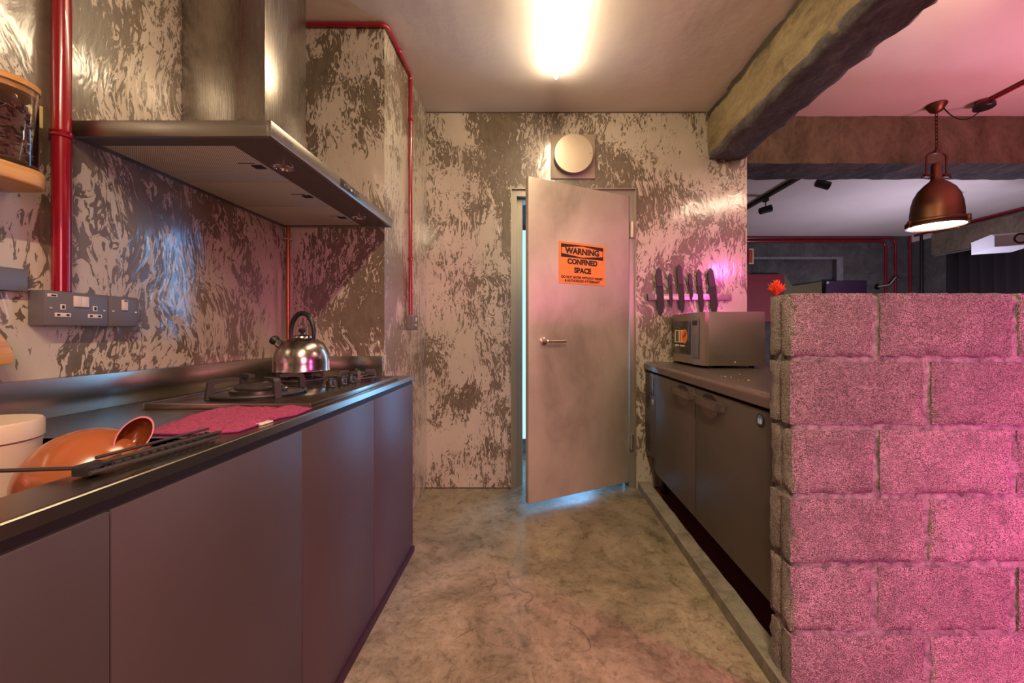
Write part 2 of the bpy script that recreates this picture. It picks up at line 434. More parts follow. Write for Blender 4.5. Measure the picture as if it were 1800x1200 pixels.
def text(body, size, mtx, m, name, parent, bold=0.0, sx=1.0, depth=.0004):
    c = bpy.data.curves.new(name, 'FONT'); c.body = body; c.size = size; c.align_x = 'CENTER'; c.align_y = 'CENTER'
    c.offset = bold; c.extrude = depth; c.resolution_u = 3
    t = bpy.data.objects.new(name, c); COL.objects.link(t)
    bpy.context.view_layer.update()
    dg = bpy.context.evaluated_depsgraph_get()
    me = bpy.data.meshes.new_from_object(t.evaluated_get(dg))
    bpy.data.objects.remove(t)
    me.transform(mtx @ Matrix.Diagonal((sx, 1, 1, 1)))
    me.transform(Matrix.Translation(-ORG[parent.name]))
    me.materials.clear(); me.materials.append(m)
    o = bpy.data.objects.new(name, me); COL.objects.link(o); o.parent = parent; ORG[o.name] = ORG[parent.name]
    return o

# ------------------------------------------------------------------ room shell
ZC = 2.6; WX = -1.215; AX = -.7276; BY = 2.753; CY = 1.965
FARY = 6.28; RX = 6.0; NY = -2.2
struct(MB().box(WX-.2, RX+.2, NY-.1, FARY+.2, -.12, 0).build('floor', M['floor'], smooth=False))
struct(MB().box(WX-.2, RX+.2, NY-.1, FARY+.2, ZC, ZC+.12).build('ceiling', M['ceiling'], smooth=False))
struct(MB().box(WX-.15, WX, NY, CY, 0, ZC).build('wall_left', M['plaster'], smooth=False))
struct(MB().box(WX-.15, AX, CY, BY+.15, 0, ZC).build('wall_column', M['plaster'], smooth=False))
# back wall with door opening; right end a little lower than the beam
DX0, DX1, DZ = -.1455, .7200, 2.073
mb = MB()
mb.box(AX, DX0, BY, BY+.15, 0, ZC); mb.box(DX0, DX1, BY, BY+.15, DZ, ZC); mb.box(DX1, 1.487, BY, BY+.15, 0, ZC)
struct(mb.build('wall_back', M['plaster'], smooth=False))
struct(MB().box(1.40, 1.487, BY+.15, FARY, 0, ZC).build('wall_divider', M['dark_wall'], smooth=False))
struct(MB().box(WX-.15, RX+.15, NY-.1, NY, 0, ZC).build('wall_behind', M['dark_wall'], smooth=False))
# utility room behind the door
mb = MB(); mb.box(-.80, 1.40, 3.62, 3.7, 0, ZC); mb.box(-.88, -.80, BY+.15, 3.7, 0, ZC)
struct(mb.build('wall_utility', M['white_plaster'], smooth=False))
# far wall of the big room with recessed panel
mb = MB()
mb.box(1.487, 3.45, FARY, FARY+.15, 0, ZC); mb.box(4.80, RX, FARY, FARY+.15, 0, ZC)
mb.box(3.45, 4.80, FARY, FARY+.15, 2.27, ZC); mb.box(3.45, 4.80, FARY+.09, FARY+.15, 0, 2.27)
fw = struct(mb.build('wall_far', M['dark_wall'], smooth=False))
tr = MB().box(3.42, 4.90, FARY-.012, FARY+.002, 2.235, 2.275); tr.box(4.80, 4.90, FARY-.012, FARY+.002, 0, 2.235)
struct(tr.build('trim_1', M['grey_frame'], smooth=False))
struct(MB().box(RX, RX+.15, NY, FARY, 0, ZC).build('wall_right', M['dark_wall'], smooth=False))
mb = MB().rough(5.84, 6.0, .5, 5.83, 2.20, 2.50, .12, .004, .004, 3)
struct(mb.build('trim_2', M['cross_beam'], smooth=False))
struct(MB().box(5.97, 6.0, .5, FARY, 2.50, ZC).build('trim_3', M['ceiling'], smooth=False))

# ------------------------------------------------------------------ beams
def side_fn(co, p, ext):
    return co
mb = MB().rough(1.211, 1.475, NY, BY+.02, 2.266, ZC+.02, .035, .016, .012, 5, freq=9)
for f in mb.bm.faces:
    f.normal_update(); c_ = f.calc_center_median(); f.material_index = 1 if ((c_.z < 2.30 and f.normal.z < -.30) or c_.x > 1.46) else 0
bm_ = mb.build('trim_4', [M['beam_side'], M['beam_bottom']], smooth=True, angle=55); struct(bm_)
mb = MB().rough(1.30, 6.05, 2.80, 3.11, 2.262, ZC+.02, .05, .006, .006, 8, freq=8)
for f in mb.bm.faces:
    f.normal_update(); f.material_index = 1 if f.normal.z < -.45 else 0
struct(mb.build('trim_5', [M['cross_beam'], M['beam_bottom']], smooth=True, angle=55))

struct(MB().box(AX, 1.2, BY-.004, BY+.01, ZC-.007, ZC).build('trim_6', mat('dark_seam', (.10, .065, .05), .8), smooth=False))
struct(MB().box(AX, DX0-.001, BY-.004, BY+.01, 0, .008).build('baseboard_back', bpy.data.materials['dark_seam'], smooth=False))
# kerb and dark plinth under the fridge
struct(MB().rough(.727, .812, 1.05, BY, -.01, .052, .06, .0015, .004, 2).build('baseboard_kerb', M['kerb']))
struct(MB().box(.812, 1.5, 1.27, BY, 0, .012).build('baseboard_fridge', M['maroon'], smooth=False))

# ------------------------------------------------------------------ concrete block partition
BX0, BX1, BY0, BY1 = .751, 2.55, 1.157, 1.262
def blk_grain(mb): pass
pw = struct(MB().rough(BX0+.009, BX1, BY0+.0070, BY1-.0070, -.01, 1.186, .014, .0055, .004, 4, freq=55).build('wall_partition', M['mortar'], smooth=True, angle=70))
J = .012
rows = [('a', 1.192)] 
for r in range(6):
    ztop = 1.192-.2*r; zb = ztop-.2+J
    first = .243 if r % 2 == 0 else .393
    x = BX0+random.uniform(-.002, .004); wid = first; i = 0
    while x < BX1-.05:
        xe = min(x+wid-(0 if wid > .3 else 0), BX1)
        end = i == 0
        ym = (BY0+BY1)/2
        def fn(co, p, ext, end=end, ym=ym, x=x):
            if end and ext[0]:
                d = abs(p.y-ym)
                if d < .012: co.x += .010*(1-d/.012)
            return co
        dy = random.uniform(-.002, .003)
        mb = MB().rough(x, xe, BY0+dy, BY1+dy*.5, max(zb, .002), ztop, .025, .0022, .0034, r*9+i+1,
                        ys=(ym-.012, ym, ym+.012) if end else (), fn=fn, freq=24)
        mb.build('concrete_block', M['block'], pw, angle=70)
        x = xe+J+random.uniform(0, .007); wid = .389; i += 1

# ------------------------------------------------------------------ door
dr = bpy.data.objects.new('door_1', None); COL.objects.link(dr); dr.location = (.29, BY, 0); ORG['door_1'] = Vector(dr.location); struct(dr)
FX0, FX1 = DX0, DX1
mb = MB()
for a, b in ((FX0, FX0+.040), (FX1-.043, FX1)): mb.box(a, b, BY+.012, BY+.15, 0, DZ)
mb.box(FX0+.04, FX1-.043, BY+.012, BY+.15, DZ-.05, DZ)
# outer thin lip
for a, b in ((FX0, FX0+.006), (FX1-.006, FX1)): mb.box(a, b, BY-.006, BY+.012, 0, DZ)
mb.box(FX0+.006, FX1-.006, BY-.006, BY+.012, DZ-.006, DZ)
# stop
mb.box(FX0+.040, FX0+.078, BY+.06, BY+.15, 0, DZ-.05); mb.box(FX1-.061, FX1-.043, BY+.06, BY+.15, 0, DZ-.05)
mb.box(FX0+.078, FX1-.061, BY+.06, BY+.15, DZ-.068, DZ-.05)
mb.build('door_frame', M['frame'], dr, smooth=False)
HX, HY = .672, BY                   # hinge edge of the front face
EX, EY = -.020, 2.394               # free edge of the front face
u = Vector((EX-HX, EY-HY, 0)); W_ = u.length; u.normalize()
nrm = Vector((u.y, -u.x, 0))
if nrm.y > 0: nrm = -nrm
# local frame: X from free edge toward hinge, Y into the door, Z up
DM = Matrix.Translation((EX, EY, 0)) @ Matrix(((-u.x, -nrm.x, 0, 0), (-u.y, -nrm.y, 0, 0), (0, 0, 1, 0), (0, 0, 0, 1)))
leaf = MB().box(0, W_, 0, .042, .044, 2.017, X=DM, bevel=.003).build('door_leaf', M['door'], dr)
for z in (1.80, 1.46, .42, .86):
    MB().lathe([(.0035, 0), (.0035, .001)], X=DM @ Matrix.Translation((-.0012, .021, z)) @ Matrix.Rotation(PI/2, 4, 'Y'), seg=10).build('edge_screw', M['chrome'], leaf)
hd = MB()
hz = 1.024
hd.lathe([(.026, 0), (.026, .006), (.022, .009)], X=DM @ Matrix.Translation((.101, 0, hz)) @ Matrix.Rotation(PI/2, 4, 'X'), seg=24)
hd.tube(fillet([(.101, 0, hz), (.101, -.048, hz), (.235, -.048, hz)], .014), .0095, 12, X=DM)
hd.build('door_handle', M['satin'], leaf)
for z in (CH+181*BY/F, CH-191*BY/F):
    mb = MB(); mb.lathe([(.010, -.055), (.010, .055)], c=(.690, BY-.004, z), seg=12)
    mb.lathe([(.0115, -.002), (.0115, .002)], c=(.690, BY-.004, z), seg=12)
    mb.box(.676, .706, BY-.006, BY+.014, z-.05, z+.05)
    mb.build('hinge', M['satin'], dr)

# frosted window glowing blue in the utility room
wf = bpy.data.objects.new('window_1', None); COL.objects.link(wf); wf.location = (-.05, 3.6, 1.1); ORG['window_1'] = Vector(wf.location); struct(wf)
MB().box(-.30, .20, 3.598, 3.610, .12, 2.0).build('frosted_pane', M['window_glow'], wf, smooth=False)
mb = MB(); mb.box(-.34, -.30, 3.585, 3.62, .08, 2.04); mb.box(.20, .24, 3.585, 3.62, .08, 2.04); mb.box(-.30, .20, 3.585, 3.62, 2.0, 2.04); mb.box(-.30, .20, 3.585, 3.62, .08, .12)
mb.build('window_frame', M['frame'], wf, smooth=False)

# warning sign
sg = thing('warning_sign', DM @ Vector((.39, -.002, 1.387)), 'orange rectangular WARNING CONFINED SPACE sign on the grey metal door', 'sign')
S0, S1, Z0, Z1 = .211, .570, 1.388, 1.651
MB().box(S0, S1, -.0025, 0, Z0, Z1, X=DM).build('panel', M['sign'], sg, smooth=False)
fr = MB(); yk = -.0031
bx0, bx1, bz0, bz1 = S0+.016, S1-.016, Z1-.098, Z1-.014
mid = (bx0+bx1)/2
fr.poly([(bx0, yk, bz1), (bx1, yk, bz1), (bx1, yk, bz1-.024), (mid, yk, bz1-.006), (bx0, yk, bz1-.024)], (0, .0005, 0), X=DM)
fr.poly([(bx0, yk, bz0), (bx1, yk, bz0), (bx1, yk, bz0+.024), (mid, yk, bz0+.006), (bx0, yk, bz0+.024)], (0, .0005, 0), X=DM)
fr.box(bx0, bx0+.004, yk, yk+.0005, bz0, bz1, X=DM); fr.box(bx1-.004, bx1, yk, yk+.0005, bz0, bz1, X=DM)
fr.build('banner_border', M['ink'], sg, smooth=False)
def sgt(body, size, z, sx, bold): 
    text(body, size, DM @ Matrix.Translation(((S0+S1)/2, -.0032, z)) @ Matrix.Rotation(PI/2, 4, 'X'), M['ink'], 'lettering', sg, bold, sx)
sgt('WARNING', .052, Z1-.0565, 1.04, .0024)
sgt('CONFINED', .046, Z1-.124, 1.0, .0022)
sgt('SPACE', .046, Z1-.178, 1.0, .0022)
sgt('DO NOT ENTER WITHOUT PERMIT', .0215, Z0+.040, .95, .0008)
sgt('& AUTHORIZED ATTENDANT', .0215, Z0+.018, .95, .0008)

# ------------------------------------------------------------------ round vent above door
vz = CH+309*BY/F; vx = (1007-935)*BY/F
vt = thing('wall_vent', (vx, BY, vz), 'round pale metal vent disc on a square plate above the door', 'vent')
MB().box(vx-.152, vx+.152, BY-.010, BY, vz-.152, vz+.152, bevel=.002).build('back_plate', M['vent_plate'], vt)
RXm = Matrix.Translation((vx, BY, vz)) @ Matrix.Rotation(PI/2, 4, 'X')
MB().lathe([(.110, 0), (.118, .045)], X=RXm, seg=40).build('duct_collar', M['black'], vt)
dsc = MB().lathe([(.128, .040), (.134, .046), (.134, .058), (.131, .062), (.001, .063)], X=RXm, seg=56).build('cover_disc', M['vent_disc'], vt)
for a in (PI/2, 0, -PI/2, PI):
    MB().lathe([(.006, .062), (.005, .065)], X=RXm @ Matrix.Translation((.112*math.cos(a), .112*math.sin(a), 0)), seg=10).build('screw', M['satin'], dsc)

# ------------------------------------------------------------------ knives and magnetic rack
kr = thing('knife_rack', ((1211-935)*BY/F, BY, CH+62*BY/F), 'steel magnetic knife bar on the plaster wall above the microwave', 'knife rack')
x0, x1, z1_, z0_ = (1138-935)*BY/F, (1284-935)*BY/F, CH+68*BY/F, CH+57*BY/F
MB().box(x0, x1, BY-.018, BY, z0_, z1_, bevel=.002).build('bar', M['rack_bar'], kr)
MB().box(x0, x0+.05, BY-.020, BY-.002, z0_-.001, z1_+.001, bevel=.002).build('end_cap', M['grey_box'], kr)
MB().box(x1-.075, x1-.006, BY-.0195, BY-.002, z0_+.003, z1_-.003, bevel=.002).build('end_cap', mat('pinkish_cap', (.30, .16, .22), .4), kr)
kn = [  # crop px: x top, x bottom, y top, y neck, y bottom, blade width, label
 (203, 222, 148, 265, 458, 46, 'black broad-bladed chef knife, leftmost on the magnetic bar'),
 (275, 286, 183, 262, 410, 22, 'small slim black knife hanging second from the left on the magnetic bar'),
 (333, 358, 128, 252, 440, 36, 'longest black slicing knife reaching highest above the magnetic bar'),
 (403, 414, 185, 255, 370, 22, 'shortest black paring knife on the magnetic bar'),
 (456, 482, 160, 262, 450, 33, 'black knife second from the right on the magnetic bar'),
 (530, 566, 152, 266, 450, 46, 'broad black knife tilted left, rightmost on the magnetic bar'),
]
S_ = BY/F/3.637
for xt, xb, yt, yn, yb, wd, lab in kn:
    top = Vector(((xt/3.637+1100-935)*BY/F, BY-.021, CH+(585-430-yt/3.637)*BY/F))
    bot = Vector(((xb/3.637+1100-935)*BY/F, BY-.021, CH+(585-430-yb/3.637)*BY/F))
    L_ = (top-bot).length; ang = math.atan2(top.x-bot.x, top.z-bot.z)
    X = Matrix.Translation(bot) @ Matrix.Rotation(ang, 4, 'Y')
    bl = L_*(yb-yn)/(yb-yt); bw = wd*S_; hw = bw*.30+.006
    k = thing('kitchen_knife', bot, lab, 'knife', 'black knives on the magnetic bar')
    spine = bw*.5
    pts = [(-spine*.1, 0, 0), (spine*.55, 0, .03), (spine, 0, bl*.35), (spine, 0, bl), (-spine, 0, bl), (-spine, 0, bl*.22), (-spine*.65, 0, .02)]
    MB().poly(pts, (0, .0025, 0), X=X).build('blade', M['knife'], k, smooth=False)
    hp = [(-hw, -.006, bl-.004), (hw, -.006, bl-.004), (hw*.95, -.006, bl+(L_-bl)*.35), (hw*.85, -.006, L_*.93), (0, -.006, L_), (-hw*.7, -.006, L_*.93), (-hw*1.1, -.006, bl+(L_-bl)*.5)]
    MB().poly(hp, (0, .014, 0), X=X).build('handle', M['knife_handle'], k, smooth=False)

# ------------------------------------------------------------------ fridge under counter
FXx = .780
fg = thing('undercounter_fridge', (1.10, 2.0, .012), 'dark steel two-door undercounter fridge on the kerb at the right', 'fridge')
FT = .874
Y0, Y1, YM = 1.285, 2.742, 1.902
MB().box(FXx+.045, 1.42, Y0, Y1, .15, .83, bevel=.003).build('body', M['fridge'], fg)
mb = MB()
prof = []
for i in range(7):
    a = PI/2+PI/2*i/6; prof.append((.792+.020*math.cos(a), FT-.020+.020*math.sin(a)))
prof = [(1.43, FT)]+prof+[(.772, FT-.047), (.80, FT-.047), (.80, FT-.052), (1.43, FT-.052)]
mb.poly([(x, Y0-.01, z) for x, z in prof], (0, Y1+.006-Y0+.01, 0))
mb.build('worktop', M['fridge_top'], fg, angle=50)
MB().box(FXx+.02, 1.40, Y0, Y1, .816, .824).build('gasket', M['gap'], fg, smooth=False)
for ya, yb, lab in ((YM+.004, 2.516, None), (Y0, YM-.004, None)):
    mb = MB().box(FXx, FXx+.042, ya, yb, .190, .812, bevel=.004)
    dl = mb.build('door', M['fridge'], fg)
    # handle: recessed cup below and above a bar near the top
    lo = ya+.012 if ya > 1.5 else yb-.290; hi = lo+.280; yc = (lo+hi)/2
    cup = [(FXx-.0015, yc+.075*math.cos(PI*i/12), .775+.030*math.sin(PI*i/12)) for i in range(13)]
    MB().poly(cup, (.003, 0, 0)).build('handle_recess', M['gap'], dl, smooth=False)
    cup2 = [(FXx-.0012, yc+.085*math.cos(PI+PI*i/12), .758+.058*math.sin(PI+PI*i/12)) for i in range(13)]
    MB().poly(cup2, (.003, 0, 0)).build('handle_cup', M['fridge_top'], dl, smooth=False)
    MB().poly([(FXx+.001, lo, .752), (FXx-.014, lo+.008, .752), (FXx-.026, lo+.03, .752), (FXx-.030, yc, .752), (FXx-.026, hi-.03, .752), (FXx-.012, hi, .752), (FXx+.001, hi, .752)], (0, 0, .032)).build('handle', M['fridge_top'], dl, angle=35)
# machine compartment with louvres
mc = MB().box(FXx, FXx+.042, 2.522, Y1-.002, .27, .812, bevel=.004).build('machine_panel', M['fridge'], fg)
for z0a, z1a, n in ((.57, .80, 16), (.29, .46, 13)):
    for i in range(n):
        z = z0a+(z1a-z0a)*i/(n-1)
        MB().box(FXx-.0012, FXx+.002, 2.625, Y1-.012, z, z+.006).build('louvre_slot', M['gap'], mc, smooth=False)
MB().box(FXx-.003, FXx+.002, 2.548, 2.595, .67, .785, bevel=.001).build('control_display', M['black_glass'], mc)
MB().box(FXx-.003, FXx+.002, 2.55, 2.59, .61, .645, bevel=.001).build('control_switch', M['satin'], mc)
for x in (.88, 1.34):
    for y in (1.40, 2.65):
        MB().lathe([(.024, .012), (.024, .03), (.016, .03), (.016, .155)], c=(x, y, 0), seg=14).build('leg', M['gap'], fg)
# badge
by, bz = 1.357, CH-153*1.357/F
BXm = Matrix.Translation((FXx, by, bz)) @ Matrix.Rotation(-PI/2, 4, 'Y')
bd = MB().lathe([(.0235, 0), (.0235, .002), (.021, .003)], X=BXm, seg=32).build('badge', M['gap'], fg); bd['label'] = 'round black badge with blue and white emblem'
MB().lathe([(.0170, .003), (.0165, .0036)], X=BXm, seg=32).build('badge_field', M['badge_blue'], bd)
mb = MB()
for yy in (-.006, .006):
    mb.poly([(-.0036, yy-.005, -.012), (-.0036, yy+.005, -.012), (-.0036, yy+.003, .001), (-.0036, yy, .006), (-.0036, yy-.003, .001)], (-.0008, 0, 0), X=Matrix.Translation((FXx, by, bz)))
mb.build('badge_marks', M['badge_white'], bd, smooth=False)
# crumbs
for i, (px, py, r, mm) in enumerate(((1316, 669, .006, 'crumb'), (1300, 658, .003, 'badge_white'), (1298, 668, .0025, 'badge_white'), (1275, 662, .004, 'sticker_cream'), (1285, 663, .003, 'badge_white'), (1305, 668, .0025, 'crumb'), (1268, 661, .003, 'badge_white'))):
    y = (CH-FT)*F/(py-585); p = Vector(((px-935)*y/F, y, FT))
    lb = {0: 'largest orange crumb on the fridge worktop'}.get(i, 'tiny pale crumb scattered on the fridge worktop')
    tag(MB().lathe([(r*.6, 0), (r, r*.3), (r*.7, r*.75), (r*.1, r*.9)], c=p, seg=8, X=None).build('crumb', M[mm], loc=p), lb, 'crumb', 'crumbs on the fridge worktop')

# ------------------------------------------------------------------ microwave
mx0, mx1, my0, my1 = .966, 1.315, 2.245, 2.735
mz0, mz1 = FT+.014, CH+37.5*my0/F
mw = thing('microwave', (1.14, 2.49, FT), 'steel microwave oven standing on the fridge worktop', 'microwave')
MB().box(mx0+.03, mx1, my0, my1, mz0, mz1, bevel=.004).build('body', M['micro_side'], mw)
# front with chamfered corners, seen from the aisle
pr = [(mx0+.032, my0+.001), (mx0+.010, my0+.001), (mx0, my0+.03), (mx0-.006, my0+.10), (mx0-.006, my1-.05), (mx0, my1-.01), (mx0+.032, my1-.001)]
ff = MB().poly([(x, y, mz0) for x, y in pr], (0, 0, mz1-mz0)).build('front', M['micro_front'], mw, angle=20)
MB().box(mx0-.011, mx0-.004, my0+.165, my1-.02, mz0+.055, mz1-.045, bevel=.002).build('door_window', M['micro_glass'], mw)
cp = MB().box(mx0-.009, mx0-.004, my0+.05, my0+.135, mz0+.035, mz1-.035, bevel=.0015).build('control_panel', M['grey_box'], mw)
MB().box(mx0-.0105, mx0-.008, my0+.06, my0+.125, mz1-.075, mz1-.048).build('clock_display', M['gap'], cp, smooth=False)
for r in range(6):
    for c in range(3):
        MB().box(mx0-.0105, mx0-.008, my0+.062+c*.022, my0+.079+c*.022, mz0+.048+r*.023, mz0+.064+r*.023).build('button', M['grey_box'], cp, smooth=False)
# cooking stickers
gx = mx0-.0118
st = MB().box(gx, gx+.002, my0+.255, my1-.075, mz0+.125, mz0+.205).build('sticker', M['sticker_cream'], mw, smooth=False)
MB().box(gx-.0006, gx, my0+.345, my0+.395, mz0+.130, mz0+.20).build('sticker_picture', M['olive'], st, smooth=False)
MB().box(gx-.0006, gx, my0+.300, my0+.325, mz0+.130, mz0+.20).build('sticker_picture', M['sticker_orange'], st, smooth=False)
MB().lathe([(.045, 0), (.045, .0012)], X=Matrix.Translation((gx+.0006, my0+.245, mz0+.165)) @ Matrix.Rotation(-PI/2, 4, 'Y'), seg=24).build('round_sticker', M['sticker_orange'], mw)
MB().poly([(gx-.001, my0+.225, mz0+.198), (gx-.001, my0+.210, mz0+.180), (gx-.001, my0+.262, mz0+.150), (gx-.001, my0+.270, mz0+.165)], (-.0008, 0, 0)).build('round_sticker_stripe', M['sticker_red'], mw, smooth=False)
MB().box(gx, gx+.002, my0+.34, my1-.08, mz0+.100, mz0+.112).build('sticker_caption', M['sticker_cream'], mw, smooth=False)
MB().box(gx, gx+.002, my0+.24, my0+.325, mz0+.100, mz0+.110).build('sticker_caption', M['sticker_cream'], mw, smooth=False)
for i in range(4):
    MB().box(1.02, 1.27, my0-.0015, my0+.001, mz0+.035+i*.010, mz0+.039+i*.010).build('side_rib', M['micro_side'], mw, smooth=False)
MB().lathe([(.007, 0), (.004, .003)], X=Matrix.Translation((1.148, my0, mz0+.02)) @ Matrix.Rotation(PI/2, 4, 'X'), seg=12).build('screw', M['satin'], mw)
for x in (1.03, 1.27):
    for y in (2.30, 2.67): MB().lathe([(.014, 0), (.016, .018)], c=(x, y, FT), seg=12).build('foot', M['black'], mw)

# ------------------------------------------------------------------ base cabinets, left
FC = -.587; CT = .864; YN = -.6
seams = [YN, FC*-F/(935-195), FC*-F/(935-532), FC*-F/(935-658), CY]
labs = ['dark mauve base cabinet nearest the camera, cut by the left edge', 'dark mauve base cabinet under the sink rack',
        'dark mauve base cabinet under the pink towel and hob', 'dark mauve base cabinet at the far end beside the column']
for i in range(4):
    a, b = seams[i], seams[i+1]
    cb = thing('base_cabinet', ((WX+FC)/2, (a+b)/2, 0), labs[i], 'cabinet', 'run of base cabinets')
    MB().box(WX+.01, FC-.022, a+.0015, b-.0015, .03, .60 if i < 2 else .815).build('carcass', M['gap'], cb, smooth=False)
    MB().box(FC-.02, FC, a+.0015, b-.0015, .030, .826, bevel=.0012).build('door', M['cabinet'], cb)
    MB().box(FC-.03, FC+.008, a+.0005, b-.0005, 0, .026)  .build('kickboard', M['kick'], cb, smooth=False)
MBe = MB().box(FC-.02, FC+.0, CY+.001, CY+.006, .0, CT-.02)

# worktop with sink cut-out
SX0, SX1, SY0, SY1 = -1.08, -.678, .18, .795
wt = thing('steel_worktop', ((WX+FC)/2, .7, CT), 'long brushed steel worktop with splashback over the left cabinets', 'worktop')
mb = MB(); t = .02
mb.box(WX, SX0, YN, CY, CT-t, CT); mb.box(SX1, FC-.003, YN, CY, CT-t, CT)
mb.box(SX0, SX1, YN, SY0, CT-t, CT); mb.box(SX0, SX1, SY1, CY, CT-t, CT)
mb.build('top', M['steel'], wt, smooth=False)
pf = [(FC-.004, CT-.020), (FC+.0025, CT-.0195), (FC+.003, CT-.019), (FC+.003, CT-.0018), (FC+.0015, CT), (FC-.004, CT)]
MB().poly([(x, YN, z) for x, z in pf], (0, CY+.005-YN, 0)).build('front_edge', M['steel'], wt, angle=20)
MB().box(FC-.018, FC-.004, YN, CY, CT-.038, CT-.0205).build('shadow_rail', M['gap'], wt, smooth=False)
MB().box(WX, WX+.028, YN, CY-.016, CT, CT+.097, bevel=.002).build('splashback', M['steel'], wt)
MB().box(WX+.0285, AX-.004, CY-.016, CY-.001, CT, CT+.097, bevel=.002).build('end_splashback', M['steel'], wt)
mb = MB(); d = .22
mb.box(SX0-.002, SX0, SY0, SY1, CT-d, CT-.0005); mb.box(SX1, SX1+.002, SY0, SY1, CT-d, CT-.0005)
mb.box(SX0, SX1, SY0-.002, SY0, CT-d, CT-.0005); mb.box(SX0, SX1, SY1, SY1+.002, CT-d, CT-.0005)
mb.box(SX0, SX1, SY0, SY1, CT-d-.003, CT-d)
mb.build('sink_bowl', M['dark_steel'], wt, smooth=False)
SB = CT-d
# ------------------------------------------------------------------ hob
hx0, hx1, hy0, hy1, hz0, hz1 = -1.07, -.610, 1.10, 1.80, CT+.0015, CT+.013
hb = thing('gas_hob', ((hx0+hx1)/2, (hy0+hy1)/2, CT), 'three-burner gas hob in dark steel set on the worktop', 'hob')
MB().box(hx0, hx1, hy0, hy1, CT+.0005, CT+.012, bevel=.003).build('plate', M['black_glass'], hb)
rim = MB()
rim.box(hx0-.004, hx0+.004, hy0-.004, hy1+.004, CT+.0003, hz1+.003, bevel=.002); rim.box(hx1-.004, hx1+.004, hy0-.004, hy1+.004, CT+.0003, hz1+.003, bevel=.002)
rim.box(hx0+.004, hx1-.004, hy0-.004, hy0+.004, CT+.0003, hz1+.003, bevel=.002); rim.box(hx0+.004, hx1-.004, hy1-.004, hy1+.004, CT+.0003, hz1+.003, bevel=.002)
rim.build('rim', M['steel'], hb)
def burner(cx, cy, R, arms, rot, h=.042):
    z = CT+.012
    b = MB()
    b.lathe([(R*.98, 0), (R*1.0, .006), (R*.85, .010), (R*.80, .004), (R*.1, .004)], c=(cx, cy, z), seg=40)
    bb = b.build('burner', M['dark_steel'], hb)
    MB().lathe([(R*.62, .004), (R*.62, .018), (R*.55, .022), (R*.3, .023)], c=(cx, cy, z), seg=36).build('burner_ring', M['steel'], bb)
    MB().lathe([(R*.50, .022), (R*.52, .027), (R*.48, .032), (R*.05, .033)], c=(cx, cy, z), seg=36).build('burner_cap', M['cast'], bb)
    g = MB()
    g.tube(arc((cx, cy, z+.009), R*1.02, 0, 2*PI, 40, 'xy')[:-1], .005, 8, closed=True)
    for i in range(arms):
        a = rot+2*PI*i/arms
        X = Matrix.Translation((cx, cy, z)) @ Matrix.Rotation(a, 4, 'Z')
        w_ = .006 if R < .1 else .009
        g.poly([(R*.45, -w_, h-.010), (R*.45, -w_, h), (R*.98, -w_, h), (R*1.05, -w_, h-.008), (R*1.10, -w_, .001), (R*.96, -w_, .001), (R*.94, -w_, h-.016), (R*.8, -w_, h-.012)], (0, 2*w_, 0), X=X)
    g.build('pan_support', M['cast'], hb, angle=30)
burner(-.880, 1.285, .128, 4, .95, .060)
burner(-.945, 1.625, .078, 4, .6)
burner(-.745, 1.700, .070, 4, .5)
for x, y in ((-.735, 1.455), (-.725, 1.525), (-.722, 1.590)):
    kb = MB().lathe([(.018, 0), (.019, .003), (.016, .006), (.0155, .024), (.014, .026), (.001, .026)], c=(x, y, CT+.012), seg=20)
    kb.box(x-.003, x+.003, y-.015, y+.015, CT+.037, CT+.045, bevel=.001)
    kb.build('knob', M['black'], hb)

# ------------------------------------------------------------------ kettle on the rear burner
kx, ky, kz = -.940, 1.630, CT+.012+.0425
kt = thing('kettle', (kx, ky, kz), 'brushed steel dome kettle with black arched handle on the rear burner', 'kettle')
R = .103
pf = [(R*.96, 0), (R*1.02, .003), (R*1.0, .012)]
pf += [(R*math.cos(a)**.75, .035+.105*math.sin(a)) for a in [PI/2*i/14*.86 for i in range(15)]]
pf += [(.030, .1385)]
MB().lathe(pf, c=(kx, ky, kz), seg=48).build('body', M['kettle'], kt)
MB().lathe([(.040, .134), (.038, .142), (.02, .148), (.004, .149)], c=(kx, ky, kz), seg=32).build('lid', M['kettle'], kt)
MB().lathe([(.006, .147), (.006, .156), (.013, .160), (.014, .168), (.010, .174), (.001, .175)], c=(kx, ky, kz), seg=20).build('lid_knob', M['black'], kt)
hc = Vector((kx, ky, kz+.158))
pts = [hc+Vector((.054*math.cos(a), -.012*math.cos(a), .080*math.sin(a)-.002)) for a in [-.45+(PI+.9)*i/24 for i in range(25)]]
MB().tube(pts, [.007+.003*math.sin(PI*i/24) for i in range(25)], 12).build('handle', M['black'], kt)
sp0 = Vector((kx-.066, ky-.02, kz+.098)); sd = Vector((-.72, -.12, .66)).normalized()
MB().tube([sp0-sd*.02, sp0+sd*.022, sp0+sd*.026], [.021, .0175, .0165], 20).build('spout', M['chrome'], kt)
MB().tube([sp0+sd*.024, sp0+sd*.034, sp0+sd*.036, sp0+sd*.050, sp0+sd*.056], [.0155, .0155, .019, .019, .012], 18).build('spout_cap', M['black'], kt)

